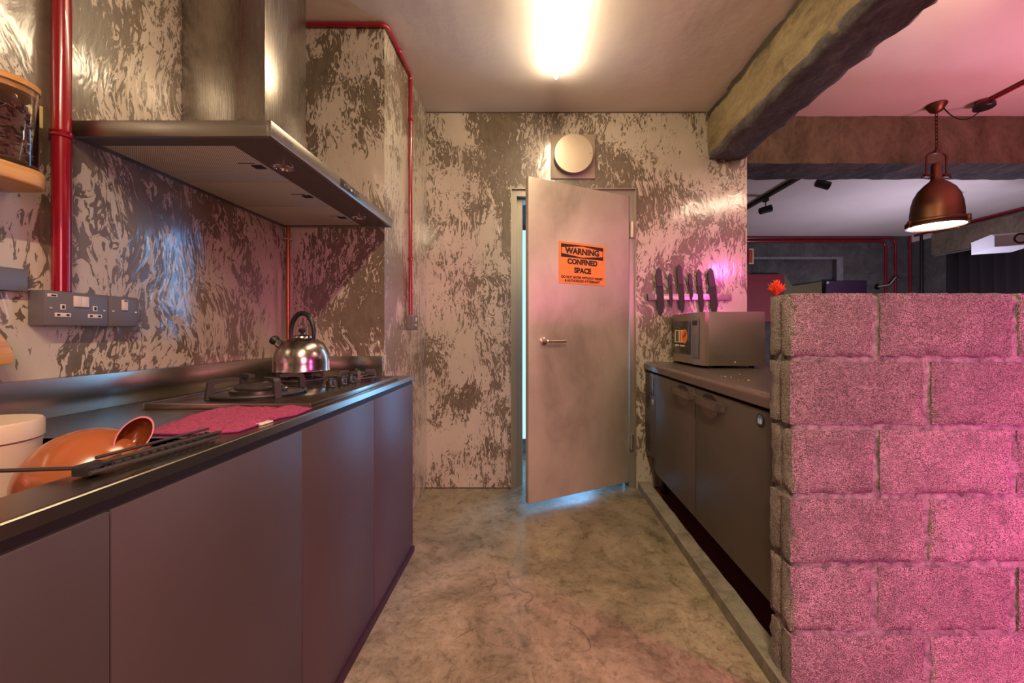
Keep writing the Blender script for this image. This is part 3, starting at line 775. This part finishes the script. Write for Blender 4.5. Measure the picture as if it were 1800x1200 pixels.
# ------------------------------------------------------------------ towel
def wpt(px, py, z=CT):
    y = (CH-z)*F/(py-585); return Vector(((px-935)*y/F, y, z))
outl = [(262, 764), (280, 754), (305, 744), (345, 731), (380, 722), (415, 717), (455, 718), (500, 719), (530, 716), (545, 713), (547, 720), (520, 731), (492, 736), (470, 742), (452, 749), (420, 760), (370, 764), (320, 765)]
pts = [wpt(a, b) for a, b in outl]
n = len(pts); c = sum(pts, Vector())/n
mb = MB(); rings = []
K = 14
for k in range(K+1):
    f = 1-k/K*.97; ring = []
    for i in range(n*3):
        a = pts[i//3]; b = pts[(i//3+1) % n]; p = a.lerp(b, (i % 3)/3)
        q = c.lerp(p, f)
        h = .003+.007*min(1, (1-f)*6)+.0065*noise.noise(q*30)+.004*noise.noise(q*80)
        q = Vector((q.x, q.y, CT+max(.0012, h))); ring.append(mb.bm.verts.new(q))
    rings.append(ring)
base = [mb.bm.verts.new(Vector((v.co.x, v.co.y, CT+.0006))) for v in rings[0]]
m_ = n*3
for A, B in [(base, rings[0])]+list(zip(rings, rings[1:])):
    for j in range(m_): mb.bm.faces.new((A[j], A[(j+1) % m_], B[(j+1) % m_], B[j]))
mb.bm.faces.new(rings[-1]); mb.bm.faces.new(base[::-1])
bmesh.ops.recalc_face_normals(mb.bm, faces=mb.bm.faces)
tw = thing('towel', (c.x, c.y, CT), 'crumpled bright pink cloth on the worktop in front of the hob', 'towel')
hem = [Vector((v.co.x, v.co.y, CT+.0035)) for v in rings[0]]
mb.build('cloth', M['towel'], tw, angle=80)
MB().tube([h.copy() for h in hem], .0018, 6, closed=True).build('hem', M['lilac'], tw)
q = wpt(463, 745)
MB().box(-.008, .008, -.018, .018, .0008, .005, X=Matrix.Translation((q.x+.002, q.y, CT)) @ Matrix.Rotation(-.1, 4, 'Z'), bevel=.001).build('care_tag', M['white_plastic'], tw)

# ------------------------------------------------------------------ things in and on the sink
pc = Vector((-.985, .695, SB))
ct = thing('plastic_container', pc, 'translucent cream plastic container standing in the sink at the left edge', 'container')
H_ = CT+.052-SB
MB().lathe([(.068, 0), (.070, .01), (.084, H_-.035)], c=pc, seg=44).build('body', M['cream'], ct)
MB().lathe([(.0845, H_-.034), (.0865, H_-.032), (.0865, H_-.004), (.084, H_), (.001, H_)], c=pc, seg=44).build('lid', M['cream'], ct)
# orange bowl, upside down and leaning
bc = Vector((-.775, .700, CT-.050))
bl_ = thing('mixing_bowl', bc, 'glossy orange bowl turned upside down in the sink', 'bowl')
BM_ = Matrix.Translation(bc) @ Matrix.Rotation(.22, 4, 'X') @ Matrix.Rotation(-.10, 4, 'Y')
pf = [(.090*math.cos(a), .092*math.sin(a)) for a in [PI/2*i/16 for i in range(17)]]
inn = [(.086*math.cos(a), .088*math.sin(a)) for a in [PI/2*i/12 for i in range(13)]][::-1]
MB().lathe([(.0862, -.058), (.086, 0)]+sorted(inn, key=lambda q: q[1])[1:]+sorted(pf, key=lambda q: -q[1])+[(.0905, -.058)], X=BM_, seg=56, caps=False).build('shell', M['orange'], bl_)
MB().tube(arc((0, 0, -.058), .0895, 0, 2*PI, 48, 'xy')[:-1], .0035, 8, closed=True, X=BM_).build('rim', M['orange_rim'], bl_)
# ladle
l0 = P(236, 766, .70)
ld = thing('ladle', l0, 'shiny amber brown spoon resting on the orange bowl', 'ladle')
_n = Vector((.62, -.70, .22)).normalized(); _l = Vector((.42, .18, .88)); _l = (_l-_n*_l.dot(_n)).normalized(); _s = _l.cross(_n)
X = Matrix.Translation(l0) @ Matrix(((_s.x, _l.x, _n.x, 0), (_s.y, _l.y, _n.y, 0), (_s.z, _l.z, _n.z, 0), (0, 0, 0, 1)))
pf = [(.027*math.cos(a), -.026*math.sin(a)) for a in [PI/2*i/8 for i in range(9)]]
inn = [(.0245*math.cos(a), -.0235*math.sin(a)) for a in [PI/2*i/8 for i in range(9)]][::-1]
MB().lathe(inn+pf, X=X @ Matrix.Diagonal((.82, 1.32, 1, 1)), seg=30, caps=False).build('bowl', M['amber'], ld)
MB().tube([P(221, 790, .70), P(208, 801, .68), P(185, 812, .65), P(150, 826, .60)], [.006, .004, .0035, .003], 10).build('handle', M['amber'], ld)
# slotted rack and thin rod lying along the front of the sink
def rk(px, py, z): return wpt(px, py, z)
zt = CT+.008
A0, A1 = wpt(158, 832, zt), wpt(388, 766, zt)
B0, B1 = wpt(155, 822, zt), wpt(366, 761, zt)
gr = thing('grill_basket', (A0+A1)/2-Vector((0, 0, .008)), 'black slotted wire grill basket lying on the worktop edge beside the bowl', 'grill basket')
for a, b in ((A0, A1), (B0, B1), ((A0+B0)/2, (A1+B1)/2)):
    MB().tube([a, b], .0032, 8).build('rail', M['cast'], gr)
for i in range(16):
    t = (i+.5)/16
    MB().tube([A0.lerp(A1, t)+Vector((0, 0, .003)), B0.lerp(B1, t)+Vector((0, 0, .003))], .0018, 6).build('rung', M['black'], gr)
for a, b in ((A0.lerp(A1, .06), A1), (B0.lerp(B1, .05), B1)):
    MB().tube([a+Vector((0, 0, .012)), b+Vector((0, 0, .009))], .0026, 8).build('upper_rail', M['cast'], gr)
MB().box(-.014, .012, -.012, .022, 0, .016, X=Matrix.Translation((A0+B0)/2-Vector((0, 0, .006))), bevel=.003).build('clasp', M['black'], gr)
h0 = (A0+B0)/2+Vector((-.004, 0, .004)); h1 = P(-60, 829, h0.y)
MB().tube([h0, h1], .0030, 8).build('handle', M['cast'], gr)

# ------------------------------------------------------------------ wall sockets, left
sx = WX+.043
sb = thing('double_socket', (WX, 1.03, 1.1), 'grey metal double socket box with white switches below the red pipe', 'socket')
y0, y1, y2 = .958, 1.104, 1.190
zc = CH+.061; hh = .043
MB().box(WX, sx, y0, y1-.001, zc-hh, zc+hh, bevel=.004).build('box', M['grey_box'], sb)
def face(yc, zc_, w_, h_, m, name, par, d=.0012):
    return MB().box(sx-.001, sx+d, yc-w_/2, yc+w_/2, zc_-h_/2, zc_+h_/2, bevel=.0003).build(name, m, par)
for yc, zz in ((y0+.037, zc+.0), (y1-.036, zc+.0)):
    e = face(yc, zz+.004, .011, .014, M['white_plastic'], 'earth_slot', sb); face(yc, zz+.004, .005, .008, M['gap'], 'slot_hole', e, .002)
    e = face(yc, zz-.016, .034, .010, M['white_plastic'], 'live_neutral_slot', sb)
    face(yc-.010, zz-.016, .006, .005, M['gap'], 'slot_hole', e, .002); face(yc+.010, zz-.016, .006, .005, M['gap'], 'slot_hole', e, .002)
e = face(y0+.015, zc+.031, .020, .008, M['white_plastic'], 'indicator_window', sb); face(y0+.017, zc+.031, .010, .004, M['gap'], 'window_glass', e, .002)
for k in (-.0085, .0085):
    MB().box(sx-.001, sx+.005, y0+.076+k-.008, y0+.076+k+.008, zc+.006, zc+.034, bevel=.0015).build('rocker_switch', M['white_plastic'], sb)
for yc in (y0+.012, y1-.012):
    MB().lathe([(.0035, 0), (.0025, .0015)], X=Matrix.Translation((sx, yc, zc)) @ Matrix.Rotation(PI/2, 4, 'Y'), seg=10).build('screw', M['satin'], sb)
s2 = thing('isolator_switch', (WX, 1.15, 1.1), 'grey metal single switch box joined to the right of the double socket', 'switch')
MB().box(WX, sx-.001, y1+.001, y2, zc-hh, zc+hh, bevel=.005).build('box', M['grey_box'], s2)
MB().box(sx-.002, sx+.004, 1.138, 1.153, zc+.004, zc+.034, bevel=.0015).build('rocker_switch', M['white_plastic'], s2)
MB().box(sx+.003, sx+.0048, 1.141, 1.150, zc+.029, zc+.0325).build('indicator_light', M['gap'], s2, smooth=False)
for yc in (y1+.012, y2-.010):
    MB().lathe([(.0035, 0), (.0025, .0015)], X=Matrix.Translation((sx-.001, yc, zc)) @ Matrix.Rotation(PI/2, 4, 'Y'), seg=10).build('screw', M['satin'], s2)
# socket on the column
cz = CH+(585-567)*2.34/F
s3 = thing('column_socket', (AX, 2.34, cz), 'small grey single socket box on the column under the thin red conduit', 'socket')
MB().box(AX, AX+.045, 2.30, 2.385, cz-.043, cz+.043, bevel=.003).build('box', M['grey_box'], s3)
for a, b in ((0, .016), (-.014, -.014), (.014, -.014)):
    MB().box(AX+.044, AX+.046, 2.342+a-.006, 2.342+a+.006, cz+b-.006, cz+b+.006).build('slot', M['white_plastic'], s3, smooth=False)
MB().box(AX+.044, AX+.050, 2.337, 2.347, cz+.008, cz+.030, bevel=.001).build('rocker_switch', M['white_plastic'], s3)
for a, b in ((.0, .005), ):
    MB().box(AX+.004, AX+.041, 2.2990, 2.3005, cz-.036, cz+.036).build('side_plate', M['grey_box'], s3, smooth=False)

# ------------------------------------------------------------------ pipes
def pipe(name, pts, r, label, m='red', fil=.03, clips=(), cat='pipe'):
    t = thing(name, pts[0], label, cat)
    MB().tube(fillet(pts, fil) if len(pts) > 2 else pts, r, 16).build('tube', M[m], t)
    for p, ax in clips:
        mb = MB(); p = Vector(p)
        a = {'z': Matrix.Identity(4), 'y': Matrix.Rotation(PI/2, 4, 'X'), 'x': Matrix.Rotation(PI/2, 4, 'Y')}[ax]
        mb.lathe([(r+.0005, -.009), (r+.004, -.006), (r+.0015, 0), (r+.004, .006), (r+.0005, .009)], X=Matrix.Translation(p) @ a, seg=18)
        mb.build('pipe_clip', M[m], t)
    return t
yp = 1.0
pipe('wall_pipe', [(WX+.022, yp+.01, ZC), (WX+.022, yp+.01, zc+hh+.001)], .018, 'thick glossy red pipe running down the left wall to the double socket', clips=[((WX+.022, yp+.01, CH+351*yp/F), 'z')])
MB2 = None
r_ = .011
pipe('conduit', [(AX+.014, 2.34, cz+.043), (AX+.014, 2.34, ZC-.016), (AX+.014, CY-.014, ZC-.016), (WX+.04, CY-.014, ZC-.016)], r_,
     'thin red conduit climbing the column side and along its ceiling edge', fil=.035,
     clips=[((AX+.014, 2.34, CH+375*2.34/F), 'z'), ((AX+.014, 2.34, CH+130*2.34/F), 'z'), ((AX+.014, 2.13, ZC-.016), 'y')])
pipe('gas_pipe', [(WX+.030, CY-.03, CT+.097), (WX+.030, CY-.03, 1.62)], .009, 'slim copper gas pipe in the corner behind the kettle', 'copper_pipe')
g_ = MB().box(WX+.012, WX+.050, CY-.045, CY-.018, 1.525, 1.535, bevel=.002).build('pipe_bracket', M['satin'], loc=(WX+.03, CY-.03, 1.53)); tag(g_, 'small pale bracket clamped round the copper pipe under the hood', 'bracket')

# ------------------------------------------------------------------ range hood
hzb = CH+.5136; hy0, hy1, hfx = 1.040, 1.945, -.681
hd_ = thing('range_hood', (-1.0, 1.49, hzb), 'wide flat stainless range hood with tall chimney on the left wall', 'range hood')
mb = MB(); rt = .042
mb.box(hfx-.012, hfx, hy0, hy1, hzb, hzb+rt, bevel=.0015)
mb.box(WX, hfx-.012, hy0, hy0+.012, hzb, hzb+rt, bevel=.0015); mb.box(WX, hfx-.012, hy1-.012, hy1, hzb, hzb+rt, bevel=.0015)
mb.build('rim', M['hood_rim'], hd_)
MB().box(WX, hfx-.001, hy0+.001, hy1-.001, hzb+rt-.004, hzb+rt-.0005).build('top_plate', M['hood_steel'], hd_, smooth=False)
FXi = -.822
mb = MB(); mb.box(FXi, hfx-.012, hy0+.012, hy1-.012, hzb+.003, hzb+.010)
mb.box(WX, FXi, hy0+.012, 1.10, hzb+.003, hzb+.010); mb.box(WX, FXi, 1.918, hy1-.012, hzb+.003, hzb+.010); mb.box(WX, WX+.02, 1.10, 1.918, hzb+.003, hzb+.010)
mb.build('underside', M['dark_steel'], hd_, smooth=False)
for a, b in ((1.103, 1.363), (1.367, 1.638), (1.642, 1.915)):
    f_ = MB().box(WX+.022, FXi-.002, a, b, hzb+.004, hzb+.012, bevel=.002).build('grease_filter', M['filter'], hd_)
    ym = (a+b)/2
    MB().box(FXi-.045, FXi-.012, ym-.005, ym+.022, hzb+.0015, hzb+.005, bevel=.001).build('filter_latch', M['gap'], f_)
    MB().box(FXi-.075, FXi-.025, ym-.019, ym-.016, hzb+.0030, hzb+.0045).build('latch_slot', M['gap'], f_, smooth=False)
for y in (1.24, 1.78):
    l_ = MB().lathe([(.030, 0), (.030, -.004), (.024, -.005), (.023, -.001), (.001, -.001)], c=(-.775, y, hzb+.004), seg=28).build('hood_lamp', M['chrome'], hd_)
MB().box(hfx-.001, hfx+.0015, 1.414, 1.568, hzb+.008, hzb+.036, bevel=.0005).build('control_panel', M['black_glass'], hd_)
pn = hd_.children[-1]
for i in range(5):
    MB().lathe([(.0055, 0), (.005, .0014)], X=Matrix.Translation((hfx+.0015, 1.445+i*.027, hzb+.022)) @ Matrix.Rotation(PI/2, 4, 'Y'), seg=10).build('button', M['badge_white'] if i == 2 else M['grey_box'], hd_)
MB().box(hfx-.001, hfx+.0008, 1.093, 1.135, hzb+.016, hzb+.026).build('nameplate', M['dark_steel'], hd_, smooth=False)
chim = MB().box(WX, -.925, 1.380, 1.631, hzb+rt-.001, ZC-.0005, bevel=.0015).build('chimney', M['hood_steel'], hd_)

# ------------------------------------------------------------------ left shelves, jar, note
def round_board(x0, x1, y0, y1, z0, z1, r, m, name, par, n=8):
    pts = [(x0, y0), (x1, y0)]
    pts += [(x1-r+r*math.cos(a), y1-r+r*math.sin(a)) for a in [PI/2*i/n for i in range(n+1)]]
    pts += [(x0, y1)]
    mb = MB(); mb.poly([(a, b, z0) for a, b in pts], (0, 0, z1-z0))
    es = [e for e in mb.bm.edges if abs(e.verts[0].co.z-e.verts[1].co.z) < 1e-5]
    bmesh.ops.bevel(mb.bm, geom=es, offset=.006, segments=3, profile=.5, affect='EDGES')
    return mb.build(name, m, par, angle=35)
sh = thing('wooden_shelf', (WX, .7, 1.43), 'bamboo wall shelf with rounded end holding the glass jar', 'shelf')
round_board(WX, -1.098, .10, .925, 1.398, 1.436, .05, M['wood'], 'board', sh)
jr = thing('storage_jar', (-1.155, .865, 1.4365), 'glass storage jar with wooden lid full of dark pods on the shelf', 'jar')
jc = Vector((-1.157, .865, 1.4365)); jr_r = .055; jh = .175
MB().lathe([(jr_r*.92, 0), (jr_r, .006), (jr_r, jh), (jr_r-.003, jh), (jr_r-.003, .010), (.001, .010)], c=jc, seg=44, caps=False).build('glass_body', M['glass'], jr)
MB().lathe([(jr_r-.004, jh-.012), (jr_r-.004, jh), (jr_r+.002, jh+.001), (jr_r+.003, jh+.012), (jr_r, jh+.015), (.001, jh+.015)], c=jc, seg=44).build('lid', M['wood'], jr)
mb = MB()
random.seed(3)
mb.lathe([(jr_r-.016, .0), (jr_r-.014, .11), (.001, .115)], c=jc+Vector((0, 0, .012)), seg=20)
for i in range(420):
    a = random.uniform(0, 2*PI); rr = (jr_r-.011)*(1-.30*random.random()**2); z = .014+.118*random.random()
    if i > 330: rr = (jr_r-.012)*math.sqrt(random.random()); z = .126+random.uniform(0, .010)
    X = Matrix.Translation(jc+Vector((rr*math.cos(a), rr*math.sin(a), z))) @ Matrix.Rotation(random.uniform(0, 6), 4, random.choice('XYZ')) @ Matrix.Rotation(random.uniform(0, 6), 4, 'Z') @ Matrix.Diagonal((1, .42, .42, 1))
    r = bmesh.ops.create_icosphere(mb.bm, subdivisions=1, radius=random.uniform(.0065, .0095)); bmesh.ops.transform(mb.bm, matrix=X, verts=r['verts'])
bn = mb.build('dried_pods', M['beans'], loc=jc); tag(bn, 'dark red-brown dried pods filling the glass jar', 'dried pods', kind='stuff')
nn = MB().box(WX, WX+.002, .958, 1.000-.012, CH+(585-222)*.976/F, CH+(585-183)*.976/F).build('paper_note', M['note'], loc=(WX, .97, 1.6), smooth=False); tag(nn, 'small pale yellow paper note stuck on the wall behind the jar', 'note')
gb = MB().box(WX, WX+.020, .25, .945, CH+.097, CH+.150, bevel=.002).build('wall_rail', M['grey_box'], loc=(WX, .6, CH+.1)); tag(gb, 'flat dark grey rail on the wall left of the socket', 'rail')
bdm = thing('chopping_board', (WX+.03, .80, 1.05), 'rounded bamboo board end poking in at the left edge above the worktop', 'chopping board')
yb_ = .84; cor = [(-120, 500), (-40, 545), (0, 582), (20, 607), (27, 624), (24, 638), (14, 641), (-120, 650)]
pts = []
for px, py in cor:
    xx = WX+.062; y = xx*F/(px-935); pts.append((xx, y, CH+(585-py)*y/F))
mb = MB().poly(pts, (-.022, 0, 0)); 
es = [e for e in mb.bm.edges if abs(e.verts[0].co.x-e.verts[1].co.x) < 1e-5]
bmesh.ops.bevel(mb.bm, geom=es, offset=.004, segments=2, profile=.5, affect='EDGES')
mb.build('board', M['wood'], bdm, angle=30)
MB().box(WX, WX+.041, .60, .66, 1.10, 1.13).build('peg', M['satin'], bdm, smooth=False)

# ------------------------------------------------------------------ tube light
tl = thing('tube_light', (.141, 1.7, ZC), 'slim glowing warm tube light on the kitchen ceiling', 'ceiling light')
MB().box(.131, .151, 1.05, 2.325, ZC-.028, ZC, bevel=.001).build('housing', M['white_plastic'], tl)
MB().tube([(.141, 1.055, ZC-.036), (.141, 2.32, ZC-.036)], .011, 12).build('glowing_tube', M['tube_glow'], tl)

# ------------------------------------------------------------------ pendant lamp
px_, py_ = 2.702, 2.66
pl = thing('pendant_lamp', (px_, py_, ZC), 'aged copper dome pendant lamp hanging by a chain from the pink ceiling', 'lamp')
c = (px_, py_, 0)
MB().lathe([(.054, 2.600), (.056, 2.594), (.050, 2.584), (.034, 2.556), (.018, 2.546), (.008, 2.540)], c=c, seg=36).build('ceiling_rose', M['copper'], pl)
for i in range(10):
    z = 2.530-i*.0255
    X = Matrix.Translation((px_, py_, z)) @ Matrix.Rotation(PI/2*(i % 2), 4, 'Z')
    pts = [Vector((.0075*math.cos(a), 0, .0175*math.sin(a))) for a in [2*PI*k/12 for k in range(12)]]
    MB().tube(pts, .0024, 6, closed=True, X=X).build('chain_link', M['dark_copper'], pl)
mb = MB()
mb.tube(fillet([(px_-.066, py_, 2.115), (px_-.066, py_, 2.262), (px_-.02, py_, 2.285), (px_+.02, py_, 2.285), (px_+.066, py_, 2.262), (px_+.066, py_, 2.115)], .02), .0055, 10)
mb.lathe([(.004, 2.270), (.018, 2.275), (.018, 2.292), (.008, 2.300), (.003, 2.302)], c=c, seg=16)
mb.tube([(px_-.084, py_, 2.125), (px_-.045, py_, 2.125)], .010, 10); mb.tube([(px_+.045, py_, 2.125), (px_+.084, py_, 2.125)], .010, 10)
mb.tube([(px_-.063, py_, 2.125), (px_+.063, py_, 2.125)], .005, 8)
mb.build('yoke', M['dark_copper'], pl)
for s_ in (-1, 1):
    MB().poly([(px_+s_*.082, py_-.003, 2.125), (px_+s_*.098, py_-.003, 2.108), (px_+s_*.102, py_-.003, 2.114), (px_+s_*.090, py_-.003, 2.140)], (0, .006, 0)).build('wing_nut', M['dark_copper'], pl, smooth=False)
prof = [(.022, 2.205), (.026, 2.200), (.029, 2.17), (.029, 2.105), (.034, 2.090), (.062, 2.066), (.094, 2.030), (.116, 1.985), (.128, 1.935), (.134, 1.880), (.136, 1.822)]
inner = [(r-.003, z-.002) for r, z in prof][::-1]
MB().lathe(prof+inner, c=c, seg=56, caps=False).build('shade', M['copper'], pl, angle=50)
MB().lathe([(.132, 1.826), (.152, 1.824), (.157, 1.818), (.157, 1.806), (.152, 1.802), (.157, 1.798), (.155, 1.786), (.143, 1.784), (.141, 1.81)], c=c, seg=56, caps=False).build('rim', M['copper'], pl, angle=30)
MB().lathe([(.001, 1.793), (.142, 1.793), (.142, 1.799), (.001, 1.799)], c=c, seg=48).build('glass_disc', M['lamp_glow'], pl)
for a in (-1.25, 3.0, .05):
    X = Matrix.Translation((px_, py_, 1.80)) @ Matrix.Rotation(a, 4, 'Z')
    MB().box(.150, .170, -.009, .009, -.018, .026, X=X, bevel=.003).build('clamp', M['copper'], pl)
bxp = Vector((2.975, 2.62, ZC))
jb = thing('ceiling_junction_box', bxp, 'round black junction box at the end of the red ceiling conduit', 'junction box')
MB().lathe([(.045, 0), (.045, -.022)], c=bxp, seg=28).build('collar', M['red'], jb)
MB().lathe([(.052, -.022), (.054, -.025), (.054, -.046), (.050, -.050), (.001, -.050)], c=bxp, seg=32).build('cover', M['black'], jb)
a = Vector((px_+.035, py_-.015, 2.565)); b = bxp+Vector((0, .02, -.05))
pts = []
for i in range(17):
    t = i/16; p = a.lerp(b, t); p.z -= .085*4*t*(1-t)*.8; pts.append(p)
MB().tube(pts, .0035, 8).build('cable', M['black'], pl)
pipe('ceiling_conduit', [bxp+Vector((0, 0, -.014)), (2.965, .2, ZC-.014)], .0125, 'red conduit crossing the pink ceiling to the black junction box')

# ------------------------------------------------------------------ far room
def rk2(px, py, y): return P(px, py, y)
r = .012
yf = FARY-.02
def pz(py): return CH+(585-py)*yf/F
def pxx(px): return (px-935)*yf/F
pipe('far_conduit', [(1.6, yf, pz(418)), (pxx(1574), yf, pz(418)), (pxx(1574), yf, .3)], .018, 'upper red conduit on the far wall turning down on the right', fil=.12)
pipe('far_conduit', [(1.6, yf, pz(424)), (pxx(1557), yf, pz(424)), (pxx(1557), yf, .3)], .018, 'lower red conduit on the far wall, turning down first', fil=.12)
pipe('far_conduit', [(pxx(1603)-.03, yf, ZC), (pxx(1603)-.03, yf, .3)], .018, 'straight upright red conduit in the far corner of the big room')
pipe('black_conduit', [(RX-.03, FARY-.18, ZC), (RX-.03, FARY-.18, .3)], .022, 'black upright pipe in the far corner beside the curtain', 'black')
pipe('side_conduit', [(RX-.06, FARY-.1, ZC-.02), (RX-.06, .8, ZC-.02)], .018, 'red conduit along the top of the right wall above the projector')
# curtain
cu = MB(); N_ = 260; ya_, yb2 = 1.2, 5.70
prev = None; top_, bot_ = [], []
for i in range(N_+1):
    y = ya_+(yb2-ya_)*i/N_; x = 5.905+.028*math.sin(i*.78)+.012*math.sin(i*.31+1)
    top_.append(cu.bm.verts.new((x, y, 2.19))); bot_.append(cu.bm.verts.new((x+.01*math.sin(i*.5), y, .03)))
for i in range(N_): cu.bm.faces.new((top_[i], top_[i+1], bot_[i+1], bot_[i]))
cu = cu.build('curtain', M['curtain'], loc=(5.9, 3.4, .03), angle=80); tag(cu, 'long black pleated curtain on the right wall', 'curtain')
sd_ = cu.modifiers.new('thickness', 'SOLIDIFY'); sd_.thickness = .004
tr_ = MB().box(5.86, 5.90, 1.0, 5.80, 2.185, 2.20).build('curtain_rail', M['grey_frame'], loc=(5.88, 3.4, 2.19), smooth=False); tag(tr_, 'thin grey curtain rail under the concrete ledge', 'rail')
# projector
pj = thing('projector', (4.68, 3.95, 1.90), 'white projector at the right edge in front of the black curtain', 'projector')
X = Matrix.Translation((4.68, 3.95, 1.90)) @ Matrix.Rotation(math.radians(62), 4, 'Z')
pj_d = MB().poly([(-.22, -.14, 0), (.22, -.14, 0), (.22, -.15, .03), (.22, -.14, .105), (.20, -.13, .125), (-.20, -.13, .125), (-.22, -.14, .105)], (0, .29, 0), X=X).build('body', M['projector'], pj)
# the long side faces the camera
Xl = X @ Matrix.Translation((-.22, -.02, .062)) @ Matrix.Rotation(-PI/2, 4, 'Y')
Xf = X @ Matrix.Translation((-.02, -.14, .066)) @ Matrix.Rotation(PI/2, 4, 'X')
MB().lathe([(.058, 0), (.060, .010), (.052, .012)], X=Xl, seg=30).build('lens_ring', M['projector'], pj)
MB().lathe([(.052, .008), (.050, .014), (.036, .015), (.034, .010), (.020, .012), (.001, .006)], X=Xl, seg=30).build('lens', M['black'], pj)
MB().tube([(4.86, 4.05, 1.96), (5.15, 4.06, 1.96), (5.15, 4.06, ZC)], .018, 12).build('ceiling_arm', M['projector'], pj)
# tracks and spots
rl = MB().box(2.575, 2.61, 3.15, 5.9, ZC-.035, ZC).build('light_track', M['black'], loc=(2.6, 4.5, ZC), smooth=False); tag(rl, 'black lighting track on the far room ceiling', 'light track')
def spot(loc, aim, label, stem=.07):
    loc = Vector(loc); t = thing('spotlight', loc, label, 'spotlight', 'black ceiling spotlights')
    MB().box(loc.x-.02, loc.x+.02, loc.y-.03, loc.y+.03, loc.z-.03, loc.z).build('mount', M['black'], t, smooth=False)
    MB().tube([loc, loc-Vector((0, 0, stem))], .006, 8).build('stem', M['black'], t)
    d = Vector(aim).normalized(); q = d.to_track_quat('Z', 'Y').to_matrix().to_4x4()
    c_ = loc-Vector((0, 0, stem+.02))
    MB().lathe([(.020, -.07), (.036, -.06), (.040, .06), (.034, .06), (.030, .03), (.001, .02)], X=Matrix.Translation(c_) @ q, seg=22).build('head', M['black'], t)
    return t
spot((2.60, 4.43, ZC-.035), (1, -.3, .25), 'black spotlight hanging from the ceiling track by the wall end', .10)
spot((2.87, 3.93, ZC), (1, -.2, -.35), 'black spotlight partly hidden by the cross beam, right of the track', .04)
spot((4.60, 4.35, ZC), (1, .3, -.45), 'black spotlight showing just below the pendant lamp', .07)
# bits on the far wall
pic = MB().box(pxx(1300), pxx(1378), FARY-.03, FARY+.088, 1.25, pz(482)).build('wall_hanging', M['crimson'], loc=(3.6, FARY, 1.3), smooth=False); tag(pic, 'dark crimson wall hanging low on the far wall behind the flower', 'wall hanging')
fl_ = thing('small_picture', (3.42, FARY, 2.2), 'small pink-red framed panel at the edge of the plaster wall, on the far wall', 'picture')
MB().box(3.405, 3.48, FARY-.030, FARY-.013, pz(464), pz(437)).build('frame', M['sticker_cream'], fl_, smooth=False)
MB().box(3.405, 3.462, FARY-.034, FARY-.030, pz(462), pz(439)).build('print', M['sticker_red'], fl_, smooth=False)
tv = thing('wall_screen', (pxx(1486), FARY, 1.5), 'dark purple screen showing above the block wall on the far wall', 'screen')
MB().box(pxx(1450), pxx(1521), FARY-.05, FARY-.013, 1.20, pz(494), bevel=.004).build('panel', M['purple'], tv)
MB().lathe([(.020, 0), (.016, .01), (.001, .012)], X=Matrix.Translation((pxx(1452), FARY-.052, pz(497))) @ Matrix.Rotation(PI/2, 4, 'X'), seg=16).build('round_knob', M['badge_white'], tv)
bs = thing('hooded_jacket', (pxx(1420), FARY-.03, 1.2), 'dark olive cloth hung in the wall recess left of the purple screen', 'cloth')
MB().poly([(pxx(1384), FARY+.02, 1.2), (pxx(1448), FARY+.02, 1.2), (pxx(1448), FARY+.02, pz(494)), (pxx(1396), FARY+.02, pz(502)), (pxx(1386), FARY+.02, pz(488)), (pxx(1382), FARY+.02, pz(482)), (pxx(1380), FARY+.02, pz(496))], (0, .065, 0)).build('body', M['olive'], bs, smooth=False)
arm = thing('wall_arm_lamp', (pxx(1543), FARY-.02, pz(503)), 'bent chrome arm fitting on the far wall between the red conduits', 'wall lamp')
MB().lathe([(.05, 0), (.045, .02), (.001, .022)], X=Matrix.Translation((pxx(1542), FARY, pz(504))) @ Matrix.Rotation(PI/2, 4, 'X'), seg=20).build('wall_plate', M['chrome'], arm)
MB().tube(fillet([(pxx(1542), FARY-.03, pz(504)), (pxx(1556), FARY-.10, pz(502)), (pxx(1565), FARY-.12, pz(488)), (pxx(1570), FARY-.12, pz(492))], .03), .017, 10).build('arm', M['chrome'], arm)
# flower in a vase behind the partition end
vz_ = FT; vy = 1.75; vx_ = (1364-935)*vy/F
fv = thing('vase', (vx_, vy, vz_), 'dark vase on the fridge worktop hidden behind the block wall end', 'vase')
MB().lathe([(.020, 0), (.026, .05), (.024, .14), (.014, .20), (.017, .23)], c=(vx_, vy, vz_), seg=24).build('body', M['black'], fv)
fw_ = thing('flower', (vx_, vy, vz_+.2), 'bright orange flower rising above the left end of the block wall', 'flower')
MB().tube([(vx_, vy, vz_+.20), (vx_, vy, vz_+.34)], .004, 8).build('stem', M['leaf'], fw_)
zf = CH+(585-517)*vy/F
random.seed(5)
for i in range(40):
    a = i*2.4+random.uniform(-.3, .3); tilt = .05+.85*(i/40); L_ = .066-.026*(i/40)+random.uniform(-.010, .008); w_ = random.uniform(.6, 1)
    X = Matrix.Translation((vx_, vy, zf-.004)) @ Matrix.Rotation(a, 4, 'Z') @ Matrix.Rotation(tilt, 4, 'X') @ Matrix.Rotation(random.uniform(-.6, .6), 4, 'Z')
    MB().poly([(-.003, 0, 0), (.003, 0, 0), (.009*w_, -.002, L_*.6), (.006*w_, -.005, L_*.85), (0, -.006, L_), (-.007*w_, -.004, L_*.82), (-.009*w_, -.002, L_*.55)], (0, .0015, 0), X=X).build('petal', M['flower'], fw_, smooth=False)
